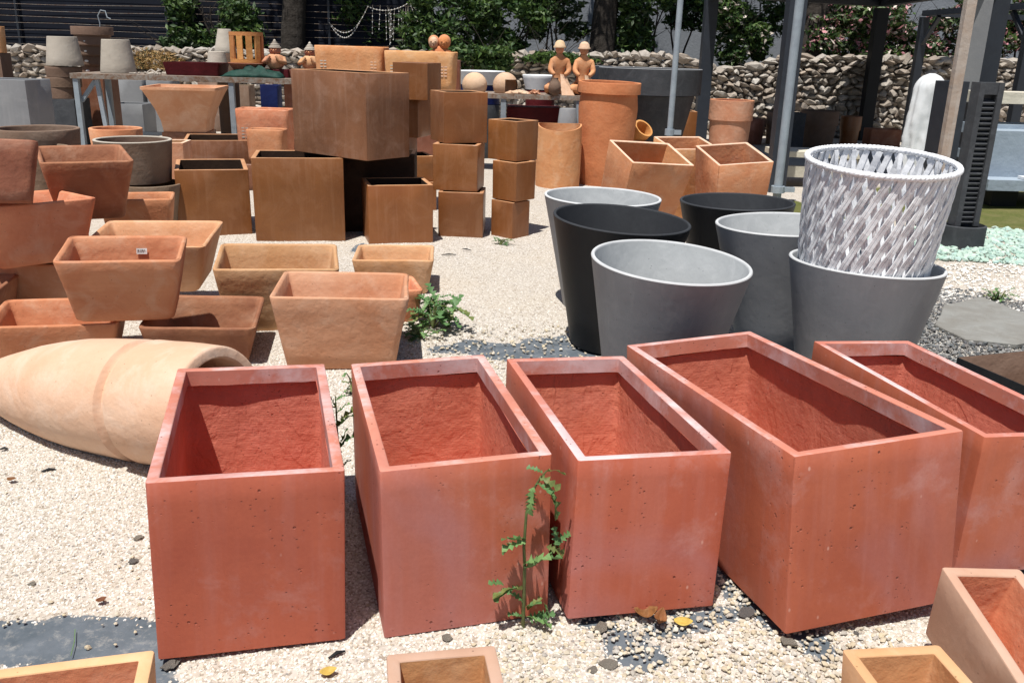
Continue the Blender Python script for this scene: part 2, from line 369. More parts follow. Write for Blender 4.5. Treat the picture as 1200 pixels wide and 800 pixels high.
def trough(b, mat, label, name='terracotta_trough', cat='trough', wall=.026, rc=.035, group=None, wn=.004, rr=.011):
    w, d, h, tp = b[4:8]
    S, li = pot_secs(w, d, h, tp, wall, rc=rc, rr=rr, floor=.03, steps=5, wn=wn, inner_n=wn)
    # a slightly rolled rim
    V, F = loft(S, 4, 6, seed=b[0] * 3, wob=wn * .6, wob_s=5)
    o = mesh_obj(name, V, F, mat, angle=60); place(o, b); props(o, label, cat, group); return o
def boxpot(b, mat, label, name='brown_box_planter', cat='planter', wall=.036, group=None, rc=.008, open_top=True, rr=.003, rim=None, inner=None):
    w, d, h, tp = b[4:8]
    if open_top:
        S, li = pot_secs(w, d, h, tp, wall, rc=rc, rr=rr, floor=.03, steps=3)
        rim = rim or {'brown_glaze': 'brown_rim', 'terracotta': 'pale_rim', 'terracotta_pink': 'pale_rim', 'terracotta_orange': 'pale_rim', 'brown_dull': 'brown_rim', 'grey': 'grey_rim'}.get(mat.name)
        rim = M.get(rim, mat) if isinstance(rim, str) else (rim or mat)
        e = empty(name, (0, 0, 0)); k = li - 5
        V, F = loft(S[:k + 1], 2, 3, seed=b[0], wob=.0018, wob_s=4, cap1=False); mesh_obj('shell', V, F, mat, e, angle=35)
        V, F = loft(S[k:li], 2, 3, seed=b[0], wob=.0018, wob_s=4, cap0=False, cap1=False); mesh_obj('rim', V, F, rim, e, angle=35)
        V, F = loft(S[li - 1:], 2, 3, seed=b[0], wob=.0018, wob_s=4, cap0=False); mesh_obj('inner_wall', V, F, inner or (M['brown_dark'] if 'brown' in mat.name else mat), e, angle=50)
        place(e, b); props(e, label, cat, group); return e
    else:   # standing upside down: closed base uppermost
        W2, D2 = w / 2, d / 2
        S = [(W2 - wall, D2 - wall, h * .9, rc), (W2 - wall, D2 - wall, 0, rc), (W2, D2, 0, rc), (W2, D2, h - rr, rc), (W2 - rr, D2 - rr, h, rc), (W2 * .3, D2 * .3, h, rc)]
    V, F = loft(S, 2, 3, seed=b[0], wob=.0012, wob_s=4)
    o = mesh_obj(name, V, F, mat, angle=35); place(o, b); props(o, label, cat, group); return o

def round_mesh(prof, n=64, wob=0, seed=0):
    mb = MB(); mb.lathe(prof, n)
    if wob: mb.v = [v + wob * noise.noise_vector(v * 4 + Vector((seed, seed, 0))) for v in mb.v]
    return mb
def round_pot(loc, rt, rb, h, wall, label, name, mat, inner=None, rim=None, tx=0, ty=0, group=None, cat='pot', collar=None, n=64, wob=0, flip=False, rz=0):
    prof = [(rb - .006, 0)] + [(lerp(rb, rt, t), h * t) for t in (.012, .25, .5, .75)]
    if collar:   # (extra radius, height)
        ce, ch = collar; prof += [(lerp(rb, rt, 1 - ch / h) - ce, h - ch - .004), (rt, h - ch), (rt, h - .006)]
    else: prof += [(rt, h - .006)]
    rimp = [(rt - .001, h - .003), (rt - .004, h), (rt - wall + .004, h), (rt - wall + .001, h - .003), (rt - wall, h - .008)]
    inn = [(rt - wall, h - .008)] + [(max(lerp(rb, rt, t) - wall, .01), lerp(.03, h, t)) for t in (.7, .4, .08)] + [(.01, .035)]
    if inner is None:
        mb = round_mesh(prof + rimp + inn, n, wob, loc[0]); o = mb.build(name, mat, angle=38); e = o
    else:
        e = empty(name, (0, 0, 0))
        mb = MB(); mb.lathe(prof, n); mb.f = mb.f[:-1]; mb.build('shell', mat, e, angle=38)
        mb = MB(); mb.lathe([prof[-1]] + rimp, n); mb.f = mb.f[:-2]; mb.build('rim', rim or mat, e, angle=38)
        mb = MB(); mb.lathe(inn, n); mb.f = mb.f[:-2] + [mb.f[-1]]; mb.build('inner_wall', inner, e, angle=60)
    e.rotation_euler = (Matrix.Rotation(rz, 3, 'Z') @ Matrix.Rotation(ty, 3, 'Y') @ Matrix.Rotation(tx + (math.pi if flip else 0), 3, 'X')).to_euler()
    e.location = Vector(loc) + (Vector((0, 0, h)) if flip else Vector((0, 0, 0)))
    return props(e, label, cat, group)

# ------------------------------------------------------------------ ground
def fb(x, y, s, k=0): return noise.noise(Vector((x * s, y * s, k)))
def blob(p, cx, cy, rx, ry, a, edge=.35, ns=4.):
    dx, dy = p[0] - cx, p[1] - cy; c, s = math.cos(a), math.sin(a)
    u = (dx * c + dy * s) / rx; v = (-dx * s + dy * c) / ry
    return 1 - math.sqrt(u * u + v * v) + edge * fb(p[0], p[1], ns) + edge * .6 * fb(p[0], p[1], ns * 3.3, 5)
BARE = [(-1.2, 2.10, .42, .12, .05), (-.93, 1.95, .1, .12, 0), (.28, 4.75, .26, .26, -.5), (-.05, 4.72, .30, .17, -.4), (-.32, 4.75, .15, .06, .2), (.36, 2.13, .08, .10, .5), (.55, 2.27, .17, .05, .3),
        (.8, 2.33, .07, .3, .5), (1.6, 2.55, .4, .08, .2), (.62, 3.9, .5, .5, 0), (1.2, 4.6, .6, .6, 0), (.28, 2.24, .05, .06, .9), (-1.28, 7.3, .06, .2, 0)]
BARE = [(cx, cy, rx, ry, a) for cx, cy, rx, ry, a in BARE]
xs = list(np.arange(-3.3, 4.6, .033)); ys = list(np.arange(1.25, 7.4, .033))
def ext(lst, lo, hi, st, g=1.25):
    a = []; s_ = st; v = lst[0]
    while v > lo: v -= s_; s_ *= g; a.append(max(v, lo))
    b = []; s_ = st; v = lst[-1]
    while v < hi: v += s_; s_ *= g; b.append(min(v, hi))
    return a[::-1] + lst + b
xs = ext(xs, -120, 120, .05); ys = ext(ys, -20, 180, .04, 1.09)
gx = len(xs); gy = len(ys); GV = []; gA = []; gG = []; gK = []; gD = []
for yy in ys:
    for xx in xs:
        g = 1.; p = (xx, yy)
        if -3.5 < xx < 4.7 and 1.2 < yy < 7.5:
            for b_ in BARE:
                if abs(xx - b_[0]) < 1.3 and abs(yy - b_[1]) < 1.3: g = min(g, max(0, min(1, .5 - blob(p, *b_) * 6)))
        # dark grit in the right middle, grass beyond it, grey cobbles behind the table
        kk = max(0, min(1, .5 + 3 * blob(p, 3.2, 5.1, 1.05, 1.0, .3, .3, 2.)))
        kk = max(kk, max(0, min(1, .5 + 3 * blob(p, -6.6, 14.0, 1.6, 1.5, .3, .2, 1.))))
        gr = max(0, min(1, .5 + 5 * blob(p, 7.4, 10.5, 3.4, 2.35, .1, .08, 1.)))
        gr = max(gr, max(0, min(1, .5 + 5 * blob(p, 3.0, 9.8, .8, .65, 0, .2, 2.))))
        z = .006 * g * (1 - gr) + .005 * fb(xx, yy, 5) * g + .012 * fb(xx, yy, .9) * g + .006 * fb(xx, yy, 2.3) * g
        if g < .5: z += .003 * fb(xx, yy, 12, 3)
        if yy > 19.2: z += 0
        GV.append((xx, yy, z)); gA.append(g); gG.append(gr); gK.append(kk)
        near = 1. if yy < 3.6 else (max(.34, 1 - (yy - 3.6) / 3.6) if yy < 9.5 else .0)
        gD.append(g * (1 - gr) * near if (-3.2 < xx < 4.5 and 1.3 < yy < 9.5) else 0.)
GF = [(j * gx + i, j * gx + i + 1, (j + 1) * gx + i + 1, (j + 1) * gx + i) for j in range(gy - 1) for i in range(gx - 1)]
def ground_mat():
    t = NT('ground_gravel'); tc = t.n('ShaderNodeTexCoord'); co = tc.outputs['Object']
    def attr(n): a = t.n('ShaderNodeAttribute'); a.attribute_name = n; return a.outputs['Fac']
    v1 = t.n('ShaderNodeTexVoronoi'); t.L(co, v1.inputs[0]); v1.inputs['Scale'].default_value = 95
    cellr = t.n('ShaderNodeSeparateColor'); t.L(v1.outputs['Color'], cellr.inputs[0])
    c = t.mix(cellr.outputs[0], (.48, .44, .385), (.74, .71, .665))
    c = t.mix(t.math('GREATER_THAN', cellr.outputs[1], .86), c, (.30, .26, .22))
    v2 = t.n('ShaderNodeTexVoronoi'); t.L(co, v2.inputs[0]); v2.inputs['Scale'].default_value = 38; c2 = t.n('ShaderNodeSeparateColor'); t.L(v2.outputs['Color'], c2.inputs[0])
    c = t.mix(t.math('MULTIPLY', t.math('GREATER_THAN', c2.outputs[0], .82), t.mr(v2.outputs[0], .006, .012, .5, 0)), c, (.27, .235, .20)); c = t.mix(t.math('MULTIPLY', t.math('GREATER_THAN', c2.outputs[1], .8), t.mr(v2.outputs[0], .006, .012, .6, 0)), c, (.80, .78, .75))
    c = t.mix(t.mr(v1.outputs[0], .004, .0085, 0, .45), c, (.26, .21, .165))
    c = t.mix(t.mr(t.noise(co, 1.1, 5, .6), .42, .7, 0, .35), c, (.46, .39, .30))
    # fabric
    wv = t.n('ShaderNodeTexWave'); t.L(co, wv.inputs[0]); wv.inputs['Scale'].default_value = 160
    f = t.mix(t.mr(t.noise(co, 7, 5, .7), .3, .7), (.07, .088, .105), (.15, .17, .195))
    f = t.mix(t.mr(wv.outputs[0], 0, 1, 0, .2), f, (.03, .035, .04))
    f = t.mix(t.mr(t.noise(co, 22, 5, .75), .52, .68, 0, .55), f, (.32, .31, .29))
    g = attr('gravel'); gn = t.math('ADD', g, t.mr(t.noise(co, 60, 3, .7), 0, 1, -.35, .35))
    col = t.mix(t.mr(gn, .42, .52), f, c)
    k = t.mix(cellr.outputs[2], (.10, .105, .11), (.36, .35, .33)); k = t.mix(t.mr(v1.outputs[0], .003, .008, 0, .6), k, (.05, .05, .05))
    col = t.mix(t.mr(t.math('ADD', attr('grit'), t.mr(t.noise(co, 9, 4, .7), 0, 1, -.4, .4)), .4, .6), col, k)
    gr = t.mix(t.mr(t.noise(co, 30, 5, .7), .3, .7), (.06, .075, .018), (.13, .135, .04)); gr = t.mix(t.mr(t.noise(co, 3, 4, .6), .45, .7, 0, .6), gr, (.19, .16, .075))
    col = t.mix(t.mr(attr('grass'), .4, .6), col, gr)
    bn = t.bump(t.mr(v1.outputs[0], 0, .009, 1, 0), .006)
    return t.done(col, .9, bn, 0, .2)
GM = ground_mat()
ground = mesh_obj('ground', GV, GF, GM, smooth=True, angle=90); props(ground, kind='structure')
for nm, arr in (('gravel', gA), ('grass', gG), ('grit', gK), ('density', gD)):
    a_ = ground.data.attributes.new(nm, 'FLOAT', 'POINT'); a_.data.foreach_set('value', arr)

def pebble_mat():
    t = NT('pebble'); oi = t.n('ShaderNodeObjectInfo'); r = oi.outputs['Random']
    rp = t.n('ShaderNodeValToRGB'); t.L(r, rp.inputs[0]); e = rp.color_ramp.elements
    rp.color_ramp.interpolation = 'CONSTANT'
    cols = [(0, (.60, .56, .495)), (.2, (.70, .67, .62)), (.42, (.52, .475, .405)), (.6, (.65, .615, .555)), (.76, (.78, .765, .74)), (.88, (.38, .315, .24)), (.945, (.30, .275, .25)), (.98, (.20, .19, .19))]
    e[0].position = 0; e[0].color = (*cols[0][1], 1); e[1].position = cols[1][0]; e[1].color = (*cols[1][1], 1)
    for p_, c_ in cols[2:]: q = e.new(p_); q.color = (*c_, 1)
    tc = t.n('ShaderNodeTexCoord'); c = t.mix(t.mr(t.noise(tc.outputs['Object'], 6, 3, .6), .3, .7, 0, .3), rp.outputs[0], (.5, .42, .33))
    return t.done(c, .9, None, 0, .2)
PM = pebble_mat()
def gravel_nodes():
    g = bpy.data.node_groups.new('scatter_pebbles', 'GeometryNodeTree')
    g.interface.new_socket('Geometry', in_out='INPUT', socket_type='NodeSocketGeometry'); g.interface.new_socket('Geometry', in_out='OUTPUT', socket_type='NodeSocketGeometry')
    N = g.nodes.new; L = g.links.new
    gi = N('NodeGroupInput'); go = N('NodeGroupOutput')
    dp = N('GeometryNodeDistributePointsOnFaces'); dp.distribute_method = 'RANDOM'
    na = N('GeometryNodeInputNamedAttribute'); na.data_type = 'FLOAT'; na.inputs[0].default_value = 'density'
    mu = N('ShaderNodeMath'); mu.operation = 'MULTIPLY'; mu.inputs[1].default_value = 13500
    pw = N('ShaderNodeMath'); pw.operation = 'POWER'; pw.inputs[1].default_value = 1.7
    L(na.outputs[0], pw.inputs[0]); L(pw.outputs[0], mu.inputs[0]); L(gi.outputs[0], dp.inputs['Mesh']); L(mu.outputs[0], dp.inputs['Density'])
    join = N('GeometryNodeGeometryToInstance')
    for s_ in range(4):
        ico = N('GeometryNodeMeshIcoSphere'); ico.inputs['Radius'].default_value = 1; ico.inputs['Subdivisions'].default_value = 1
        sp = N('GeometryNodeSetPosition'); ns = N('ShaderNodeTexNoise'); ns.noise_dimensions = '4D'; ns.inputs['W'].default_value = s_ * 5.3 + 1; ns.inputs['Scale'].default_value = 1.1
        sb = N('ShaderNodeVectorMath'); sb.operation = 'SUBTRACT'; sb.inputs[1].default_value = (.5, .5, .5)
        sc = N('ShaderNodeVectorMath'); sc.operation = 'SCALE'; sc.inputs['Scale'].default_value = 1.5
        L(ns.outputs['Color'], sb.inputs[0]); L(sb.outputs[0], sc.inputs[0]); L(sc.outputs[0], sp.inputs['Offset']); L(ico.outputs[0], sp.inputs['Geometry'])
        sm = N('GeometryNodeSetMaterial'); sm.inputs['Material'].default_value = PM; L(sp.outputs[0], sm.inputs['Geometry']); L(sm.outputs[0], join.inputs[0])
    ip = N('GeometryNodeInstanceOnPoints'); ip.inputs['Pick Instance'].default_value = True
    L(dp.outputs['Points'], ip.inputs['Points']); L(join.outputs[0], ip.inputs['Instance'])
    rr = N('FunctionNodeRandomValue'); rr.data_type = 'FLOAT_VECTOR'; rr.inputs[0].default_value = (-.5, -.5, 0); rr.inputs[1].default_value = (.5, .5, 6.28)
    L(rr.outputs[0], ip.inputs['Rotation'])
    rs = N('FunctionNodeRandomValue'); rs.data_type = 'FLOAT_VECTOR'; rs.inputs[0].default_value = (.0026, .0024, .0016); rs.inputs[1].default_value = (.0072, .0062, .0042)
    rs.inputs['Seed'].default_value = 4
    L(rs.outputs[0], ip.inputs['Scale']); L(ip.outputs[0], go.inputs[0])
    return g
gp = bpy.data.objects.new('gravel', ground.data.copy()); link(gp); props(gp, 'beige gravel of small stones spread over the sales yard', 'gravel', kind='stuff')
gm_ = gp.modifiers.new('scatter', 'NODES'); gm_.node_group = gravel_nodes()

def stone_mesh(seed, flat=.6, n=2, amp=.35):
    bm = bmesh.new(); bmesh.ops.create_icosphere(bm, subdivisions=n, radius=.5)
    for v in bm.verts:
        q = v.co.normalized(); v.co = q * (.5 + amp * .5 * noise.noise(q * 1.4 + Vector((seed, 0, 0)))); 
        # chop into facets
        for k in range(5):
            d = noise.random_unit_vector() if False else Vector((math.sin(seed * 9 + k * 2.4), math.cos(seed * 5 + k * 1.7), math.sin(seed * 3 + k * 4.1))).normalized()
            t = v.co.dot(d)
            if t > .33: v.co -= d * (t - .33)
        v.co.z *= flat
    me = bpy.data.meshes.new('stone'); bm.to_mesh(me); bm.free(); return me
def stone_mat(name, ramp, rough=.9, sc=6):
    t = NT(name); oi = t.n('ShaderNodeObjectInfo'); rp = t.n('ShaderNodeValToRGB'); t.L(oi.outputs['Random'], rp.inputs[0]); e = rp.color_ramp.elements
    e[0].color = (*ramp[0], 1); e[1].color = (*ramp[-1], 1)
    for i, c_ in enumerate(ramp[1:-1]): q = e.new((i + 1) / (len(ramp) - 1)); q.color = (*c_, 1)
    co = t.coord(); c = t.mix(t.mr(t.noise(co, sc, 5, .7), .35, .7, 0, .6), rp.outputs[0], tuple(v * .55 for v in ramp[1]))
    return t.done(c, rough, t.bump(t.noise(co, sc * 3, 4, .6), .012), 0, .2)
FIT = {
 'R1': (-0.8, 2.5, -0.0, 0.264, 0.493, 0.902, 0.518, 1.0, -0.017, 0.029),
 'R2': (-0.217, 2.622, -0.0, 0.266, 0.478, 0.847, 0.522, 1.009, 0.009, -0.011),
 'R3': (0.301, 2.73, -0.0, 0.225, 0.459, 0.934, 0.5, 0.997, -0.027, 0.024),
 'R4': (0.906, 2.83, 0.0, 0.271, 0.541, 1.2, 0.542, 1.013, -0.062, -0.051),
 'R5': (1.542, 3.05, -0.0, 0.219, 0.442, 0.999, 0.482, 0.984, -0.014, 0.04),
 'B2': (-1.873, 7.786, 0.0, 0.20, 0.745, 0.60, 0.70, 0.992, 0.0, 0.0),
 'B3': (-2.702, 7.989, 0.0, 0.328, 0.595, 0.778, 0.567, 1.01, -0.0, 0.004),
 'B4': (-3.425, 10.801, 0.0, 0.287, 0.962, 0.811, 0.526, 0.99, 0.001, 0.003),
 'B5': (-1.03, 7.74, 0.0, 0.28, 0.551, 0.48, 0.497, 0.991, 0.002, 0.002),
 'B9': (-0.479, 8.036, 0.0, -0.022, 0.396, 0.38, 0.398, 0.998, 0.0, 0.0),
 'B12': (-0.046, 7.98, -0.0, -0.748, 0.265, 0.225, 0.325, 0.989, -0.001, -0.0),
 'TP1': (1.408, 9.608, 0.0, 0.013, 0.634, 1.751, 0.521, 0.8, 0.006, 0.001),
 'TP2': (2.349, 9.912, 0.0, -0.068, 0.575, 1.745, 0.52, 0.85, 0.003, -0.003),
 'T6': (-0.907, 4.576, 0.0, 0.122, 0.691, 0.628, 0.4, 0.777, -0.029, 0.023),
 'T7': (-0.829, 6.081, 0.0, 0.082, 0.547, 0.507, 0.246, 0.831, -0.0, 0.0),
 'T5': (-1.413, 5.211, 0.006, 0.221, 0.701, 0.572, 0.398, 0.8, 0.051, 0.024),
 'T3': (-1.647, 4.58, 0.0, 0.178, 0.574, 0.562, 0.238, 0.793, 0.038, 0.038),
 'T2': (-2.344, 4.42, 0.0, 0.27, 0.62, 0.511, 0.26, 0.8, 0.01, 0.023),
 'T4': (-2.191, 5.391, 0.175, 0.103, 0.715, 0.572, 0.311, 0.729, 0.091, -0.005),
 'T8': (-0.871, 5.32, -0.0, 0.288, 0.584, 0.367, 0.21, 0.871, 0.0, -0.0),
 'T1': (-1.968, 4.413, 0.275, 0.262, 0.58, 0.436, 0.336, 0.752, 0.089, 0.02),
 'T9': (-2.842, 5.133, 0.361, 0.767, 0.618, 0.717, 0.353, 0.746, -0.059, -0.005),
 'T10': (-2.829, 5.906, 0.511, 0.501, 0.538, 0.778, 0.378, 0.754, 0.029, 0.004),
 'T11': (-2.777, 4.797, 0.737, 0.491, 0.408, 0.286, 0.326, 0.717, -0.268, 0.061),
 'T13': (-3.209, 6.348, -0.204, 0.119, 0.602, 0.303, 0.197, 0.833, -0.052, 0.116),
 'B1': (-1.431, 7.855, 0.706, -0.655, 0.917, 0.499, 0.686, 0.994, -0.001, 0.003),
 'B6': (-1.015, 9.301, 1.104, -0.241, 0.363, 0.414, 0.347, 0.991, 0.001, 0.001),
 'B7': (-0.53, 8.20, 0.806, 0.40, 0.40, 0.41, 0.43, 0.992, 0.0, 0.0),
 'B8': (-0.515, 8.09, 0.402, -0.13, 0.40, 0.367, 0.40, 0.99, 0.0, 0.0),
 'B10': (-0.04, 8.11, 0.661, -0.684, 0.334, 0.301, 0.341, 0.989, -0.001, -0.0),
 'B11': (-0.021, 8.005, 0.334, -0.693, 0.279, 0.269, 0.334, 0.987, -0.0, -0.0),
 'B14': (-1.081, 9.189, 0.301, 0.341, 0.262, 0.403, 0.252, 0.99, 0.001, 0.0),
 'FA': (-0.971, 1.573, -0.0, 0.245, 0.406, 0.135, 0.299, 0.9, 0.001, 0.007),
 'FB': (-0.525, 1.555, -0.0, 0.27, 0.175, 0.25, 0.246, 0.9, -0.0, -0.0),
 'FC': (-0.134, 1.723, -0.0, 0.176, 0.253, 0.138, 0.246, 0.9, -0.0, 0.001),
 'FD': (0.948, 1.78, -0.001, 0.1, 0.248, 0.147, 0.246, 0.85, -0.001, 0.001),
 'FE': (1.275, 1.95, -0.001, 0.102, 0.228, 0.433, 0.229, 0.861, 0.225, 0.062),
 'KB': (2.533, 3.861, 0.001, 0.315, 0.5, 0.786, 0.227, 1.0, 0.0, 0.0),
}
RP = {
 'G1': (0.541, 5.704, -0.0, 0.371, 0.21, 0.726, 0.006, 0.014),
 'K1': (0.543, 4.894, -0.0, 0.377, 0.211, 0.728, 0.035, 0.054),
 'G2': (0.669, 3.976, -0.0, 0.36, 0.215, 0.707, 0.052, 0.05),
 'K2': (1.429, 5.748, -0.0, 0.362, 0.215, 0.709, -0.004, -0.016),
 'G3': (1.502, 4.851, -0.0, 0.377, 0.215, 0.73, -0.011, -0.035),
 'G4': (1.62, 4.085, -0.001, 0.349, 0.215, 0.692, -0.026, 0.033),
}

# ------------------------------------------------------------------ red front row
RG = 'red rectangular cement planters in the front row'
red_planter(FIT['R1'], 'leftmost red cement planter of the front row, whitish along its rims, beside the fallen urn')
red_planter(FIT['R2'], 'second red cement planter from the left, standing behind the tall thistle weed')
red_planter(FIT['R3'], 'third red cement planter from the left, orange tinted front, right of the thistle weed')
red_planter(FIT['R4'], 'largest red cement planter, fourth from the left, in front of the grey round pots')
red_planter(FIT['R5'], 'rightmost red cement planter, cut off by the right edge of the view')

# ------------------------------------------------------------------ round grey and black pots
PG = 'grey and black tapered round pots'
def rp(k, dark, label):
    x, y, z, rt, rb, h, tx, ty = RP[k]
    return round_pot((x, y, 0.004 + rb * (abs(tx) + abs(ty)) * .5), rt, rb, h, .018, label, 'round_planter', M['black' if dark else 'grey'], M['black_inner' if dark else 'grey_inner'], M['black_inner' if dark else 'grey_rim'], tx, ty, PG, 'planter', n=80)
rp('G1', 0, 'light grey round pot behind the left black pot, farthest left of the group')
rp('K1', 1, 'left black round pot standing between two light grey pots')
rp('G2', 0, 'light grey round pot right behind the third and fourth red planters, front of its group')
rp('K2', 1, 'black round pot at the back right of the group, below the square terracotta planters')
rp('G3', 0, 'grey round pot partly hidden behind the white woven basket')
rp('G4', 0, 'dark grey round pot with the white woven basket standing inside it')

# white woven basket ---------------------------------------------------------
def basket():
    bx, by, bz, rt, rb, h, tx, ty = 1.612, 4.095, .44, .311, .250, .742, .10, .0
    e = empty('woven_basket', (bx, by, bz), (tx, ty, 0), label='white woven plastic basket planter with braided rim standing inside a grey round pot', cat='basket')
    def strip(th0, tw, off, ph, width=.024):
        width *= random.uniform(.9, 1.08)
        mb = MB(); n = 30; P = []
        for i in range(n + 1):
            t = i / n; th = th0 + tw * t; rr_ = lerp(rb, rt, t) + off + .0032 * math.sin(t * 2 * math.pi * 4.9 + ph) + .03 * math.sin(t * math.pi) * .25
            c = Vector((rr_ * math.cos(th), rr_ * math.sin(th), t * (h - .02)))
            th2 = th + tw * .01; c2 = Vector((rr_ * math.cos(th2), rr_ * math.sin(th2), (t + .01) * (h - .02)))
            tan = (c2 - c).normalized(); nor = Vector((math.cos(th), math.sin(th), 0)); side = tan.cross(nor).normalized()
            w_ = width / 2 * (.92 + .14 * noise.noise(Vector((th0 * 5, t * 6, 0))))
            P.append([c - side * w_, c - side * w_ * .85 + nor * .0022, c - side * w_ * .12 + nor * .0022, c - nor * .0008, c + side * w_ * .12 + nor * .0022, c + side * w_ * .85 + nor * .0022, c + side * w_, c + side * w_ - nor * .003, c - side * w_ - nor * .003])
        k = 9; mb.v = [q for r_ in P for q in r_]
        for i in range(n):
            for j in range(k): a = i * k + j; b = i * k + (j + 1) % k; mb.f.append((a, b, b + k, a + k))
        mb.f.append(tuple(range(k))); mb.f.append(tuple(n * k + j for j in reversed(range(k))))
        mb.build('strip', M['white_plastic'], e, smooth=False)
    n = 38
    for i in range(n):
        a = 2 * math.pi * i / n
        strip(a + random.uniform(-.012, .012), 1.0, .007, i * math.pi, .032)
        strip(a + .05 + random.uniform(-.012, .012), -.62, .000, i * math.pi + math.pi, .032)
        if i % 2 == 0 and i % 14 != 6: strip(a + .09 + random.uniform(-.03, .03), .2, -.010, i * 2., .021)
    for zz, rr_, nm in ((h - .008, rt + .006, 'rim'), (.02, rb + .002, 'base_ring')):
        mb = MB()
        for k in range(3):
            pts = [Vector(((rr_ + .006 * math.cos(a * 34 + k * 2.09)) * math.cos(a), (rr_ + .006 * math.cos(a * 34 + k * 2.09)) * math.sin(a), zz + .006 * math.sin(a * 34 + k * 2.09))) for a in [2 * math.pi * i / 420 for i in range(421)]]
            mb.tube(pts, .0088, 6, cap=False)
        mb.build(nm, M['white_plastic'], e, angle=60)
    mb = MB(); mb.lathe([(.01, .012), (rb - .008, .012), (rb - .008, .02), (.01, .02)], 32); mb.build('floor', M['white_plastic'], e)
basket()

# ------------------------------------------------------------------ fallen urn
def urn():
    c = at(198, 472, z=.245); a = at(-5, 450, z=.125); ax = (c - a); L_ = ax.length; ax.normalize()
    prof = [(.02, -1.02), (.070, -1.02), (.080, -1.0), (.112, -.91), (.140, -.82), (.166, -.73), (.192, -.63), (.214, -.52), (.230, -.40), (.239, -.28), (.2435, -.17), (.245, -.130), (.236, -.122), (.222, -.112), (.220, -.10), (.224, -.088), (.242, -.078), (.247, -.06), (.2455, .0), (.2455, .08), (.243, .16), (.237, .255), (.234, .262), (.226, .266), (.198, .268), (.192, .262), (.189, .25),
            (.19, .15), (.205, .05), (.2, -.1), (.17, -.35), (.1, -.8), (.02, -.95)]
    prof = [(r_, s_ * 1.13 if s_ < -.15 else s_) for r_, s_ in prof]
    mb = MB(); mb.lathe(prof, 72); mb.v = [v + .003 * noise.noise_vector(v * 5) for v in mb.v]
    o = mb.build('terracotta_urn', M['terracotta_pale'], angle=45)
    o.rotation_euler = ax.to_track_quat('Z', 'Y').to_euler(); o.location = c
    props(o, 'large pale terracotta urn lying on its side on the gravel, mouth to the right', 'urn')
urn()

# ------------------------------------------------------------------ troughs on the left
TG = 'terracotta troughs piled on the left'
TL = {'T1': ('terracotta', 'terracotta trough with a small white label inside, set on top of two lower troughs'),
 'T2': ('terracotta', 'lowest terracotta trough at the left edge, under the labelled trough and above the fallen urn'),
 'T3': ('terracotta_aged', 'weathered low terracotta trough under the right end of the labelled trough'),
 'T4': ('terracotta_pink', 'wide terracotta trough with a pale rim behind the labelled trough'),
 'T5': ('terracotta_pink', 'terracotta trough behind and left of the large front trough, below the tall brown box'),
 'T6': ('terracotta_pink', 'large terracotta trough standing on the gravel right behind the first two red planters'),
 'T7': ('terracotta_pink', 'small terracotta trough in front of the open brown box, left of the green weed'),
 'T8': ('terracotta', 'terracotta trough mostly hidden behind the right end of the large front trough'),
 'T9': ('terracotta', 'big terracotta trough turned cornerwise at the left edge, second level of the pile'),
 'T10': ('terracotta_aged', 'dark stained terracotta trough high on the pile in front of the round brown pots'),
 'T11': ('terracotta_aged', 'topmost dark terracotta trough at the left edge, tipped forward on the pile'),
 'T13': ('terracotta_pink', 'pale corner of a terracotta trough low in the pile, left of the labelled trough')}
FIT['T13'] = (-2.78, 5.2, 0, .12, .62, .40, .355, .8, 0, 0)
TO = {k: trough(FIT[k], M[m], l, group=TG) for k, (m, l) in TL.items()}
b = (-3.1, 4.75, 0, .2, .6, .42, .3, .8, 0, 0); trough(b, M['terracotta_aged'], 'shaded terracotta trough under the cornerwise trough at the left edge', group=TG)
b = (-2.75, 6.55, .32, .3, .5, .36, .3, .8, 0, 0); b = (-2.75, 6.5, .22, .3, .5, .36, .3, .8, 0, 0); trough(b, M['terracotta'], 'small terracotta trough peeking out below the round brown pots', group=TG)
# white price label inside the labelled trough, on the far wall
def label_on(o, b, u, zf, w_, h_):
    W_, D_, H_, tp = b[4:8]; ins = (W_ + D_) / 4 * (1 - tp); z = H_ * zf; yy = D_ / 2 - ins * (1 - zf) - .026 - .006
    sl_ = math.atan2(ins, H_)
    mb = MB(); mb.box((u, yy, z), (w_, .0015, h_), (-sl_, 0, 0)); q = mb.build('price_label', M['label'], o, smooth=False)
    mb = MB(); r_ = random.Random(3)
    for ln in range(2):
        xx = -w_ * .38
        while xx < w_ * .36:
            ww = r_.uniform(.002, .006); mb.box((u + xx, yy - .0015, z + (ln - .5) * h_ * .36), (ww, .0008, h_ * .2), (-sl_, 0, 0)); xx += ww + .003
    mb.build('print', M['ink'], q, smooth=False)
label_on(TO['T1'], FIT['T1'], .06, .78, .052, .03)

# ------------------------------------------------------------------ brown boxes
BG = 'stacked brown glazed boxes'
f = FIT
boxpot(f['B2'], M['brown_glaze'], 'tall brown square box below the big cube, left of the dark gap', group=BG)
boxpot(f['B3'], M['brown_glaze'], 'open brown box left of the tall square box, standing on the gravel', group=BG)
boxpot((f['B4'][0], f['B4'][1], 0, *f['B4'][3:]), M['brown_dull'], 'low rectangular brown box with dull stained front, behind the two left brown boxes', group=BG)
boxpot(f['B5'], M['brown_glaze'], 'open brown box on the gravel behind the small terracotta trough, under the dark gap', group=BG)
boxpot(f['B1'], M['brown_dull'], 'biggest brown cube with chalky scratches, set cornerwise on top of the lower boxes', group=BG)
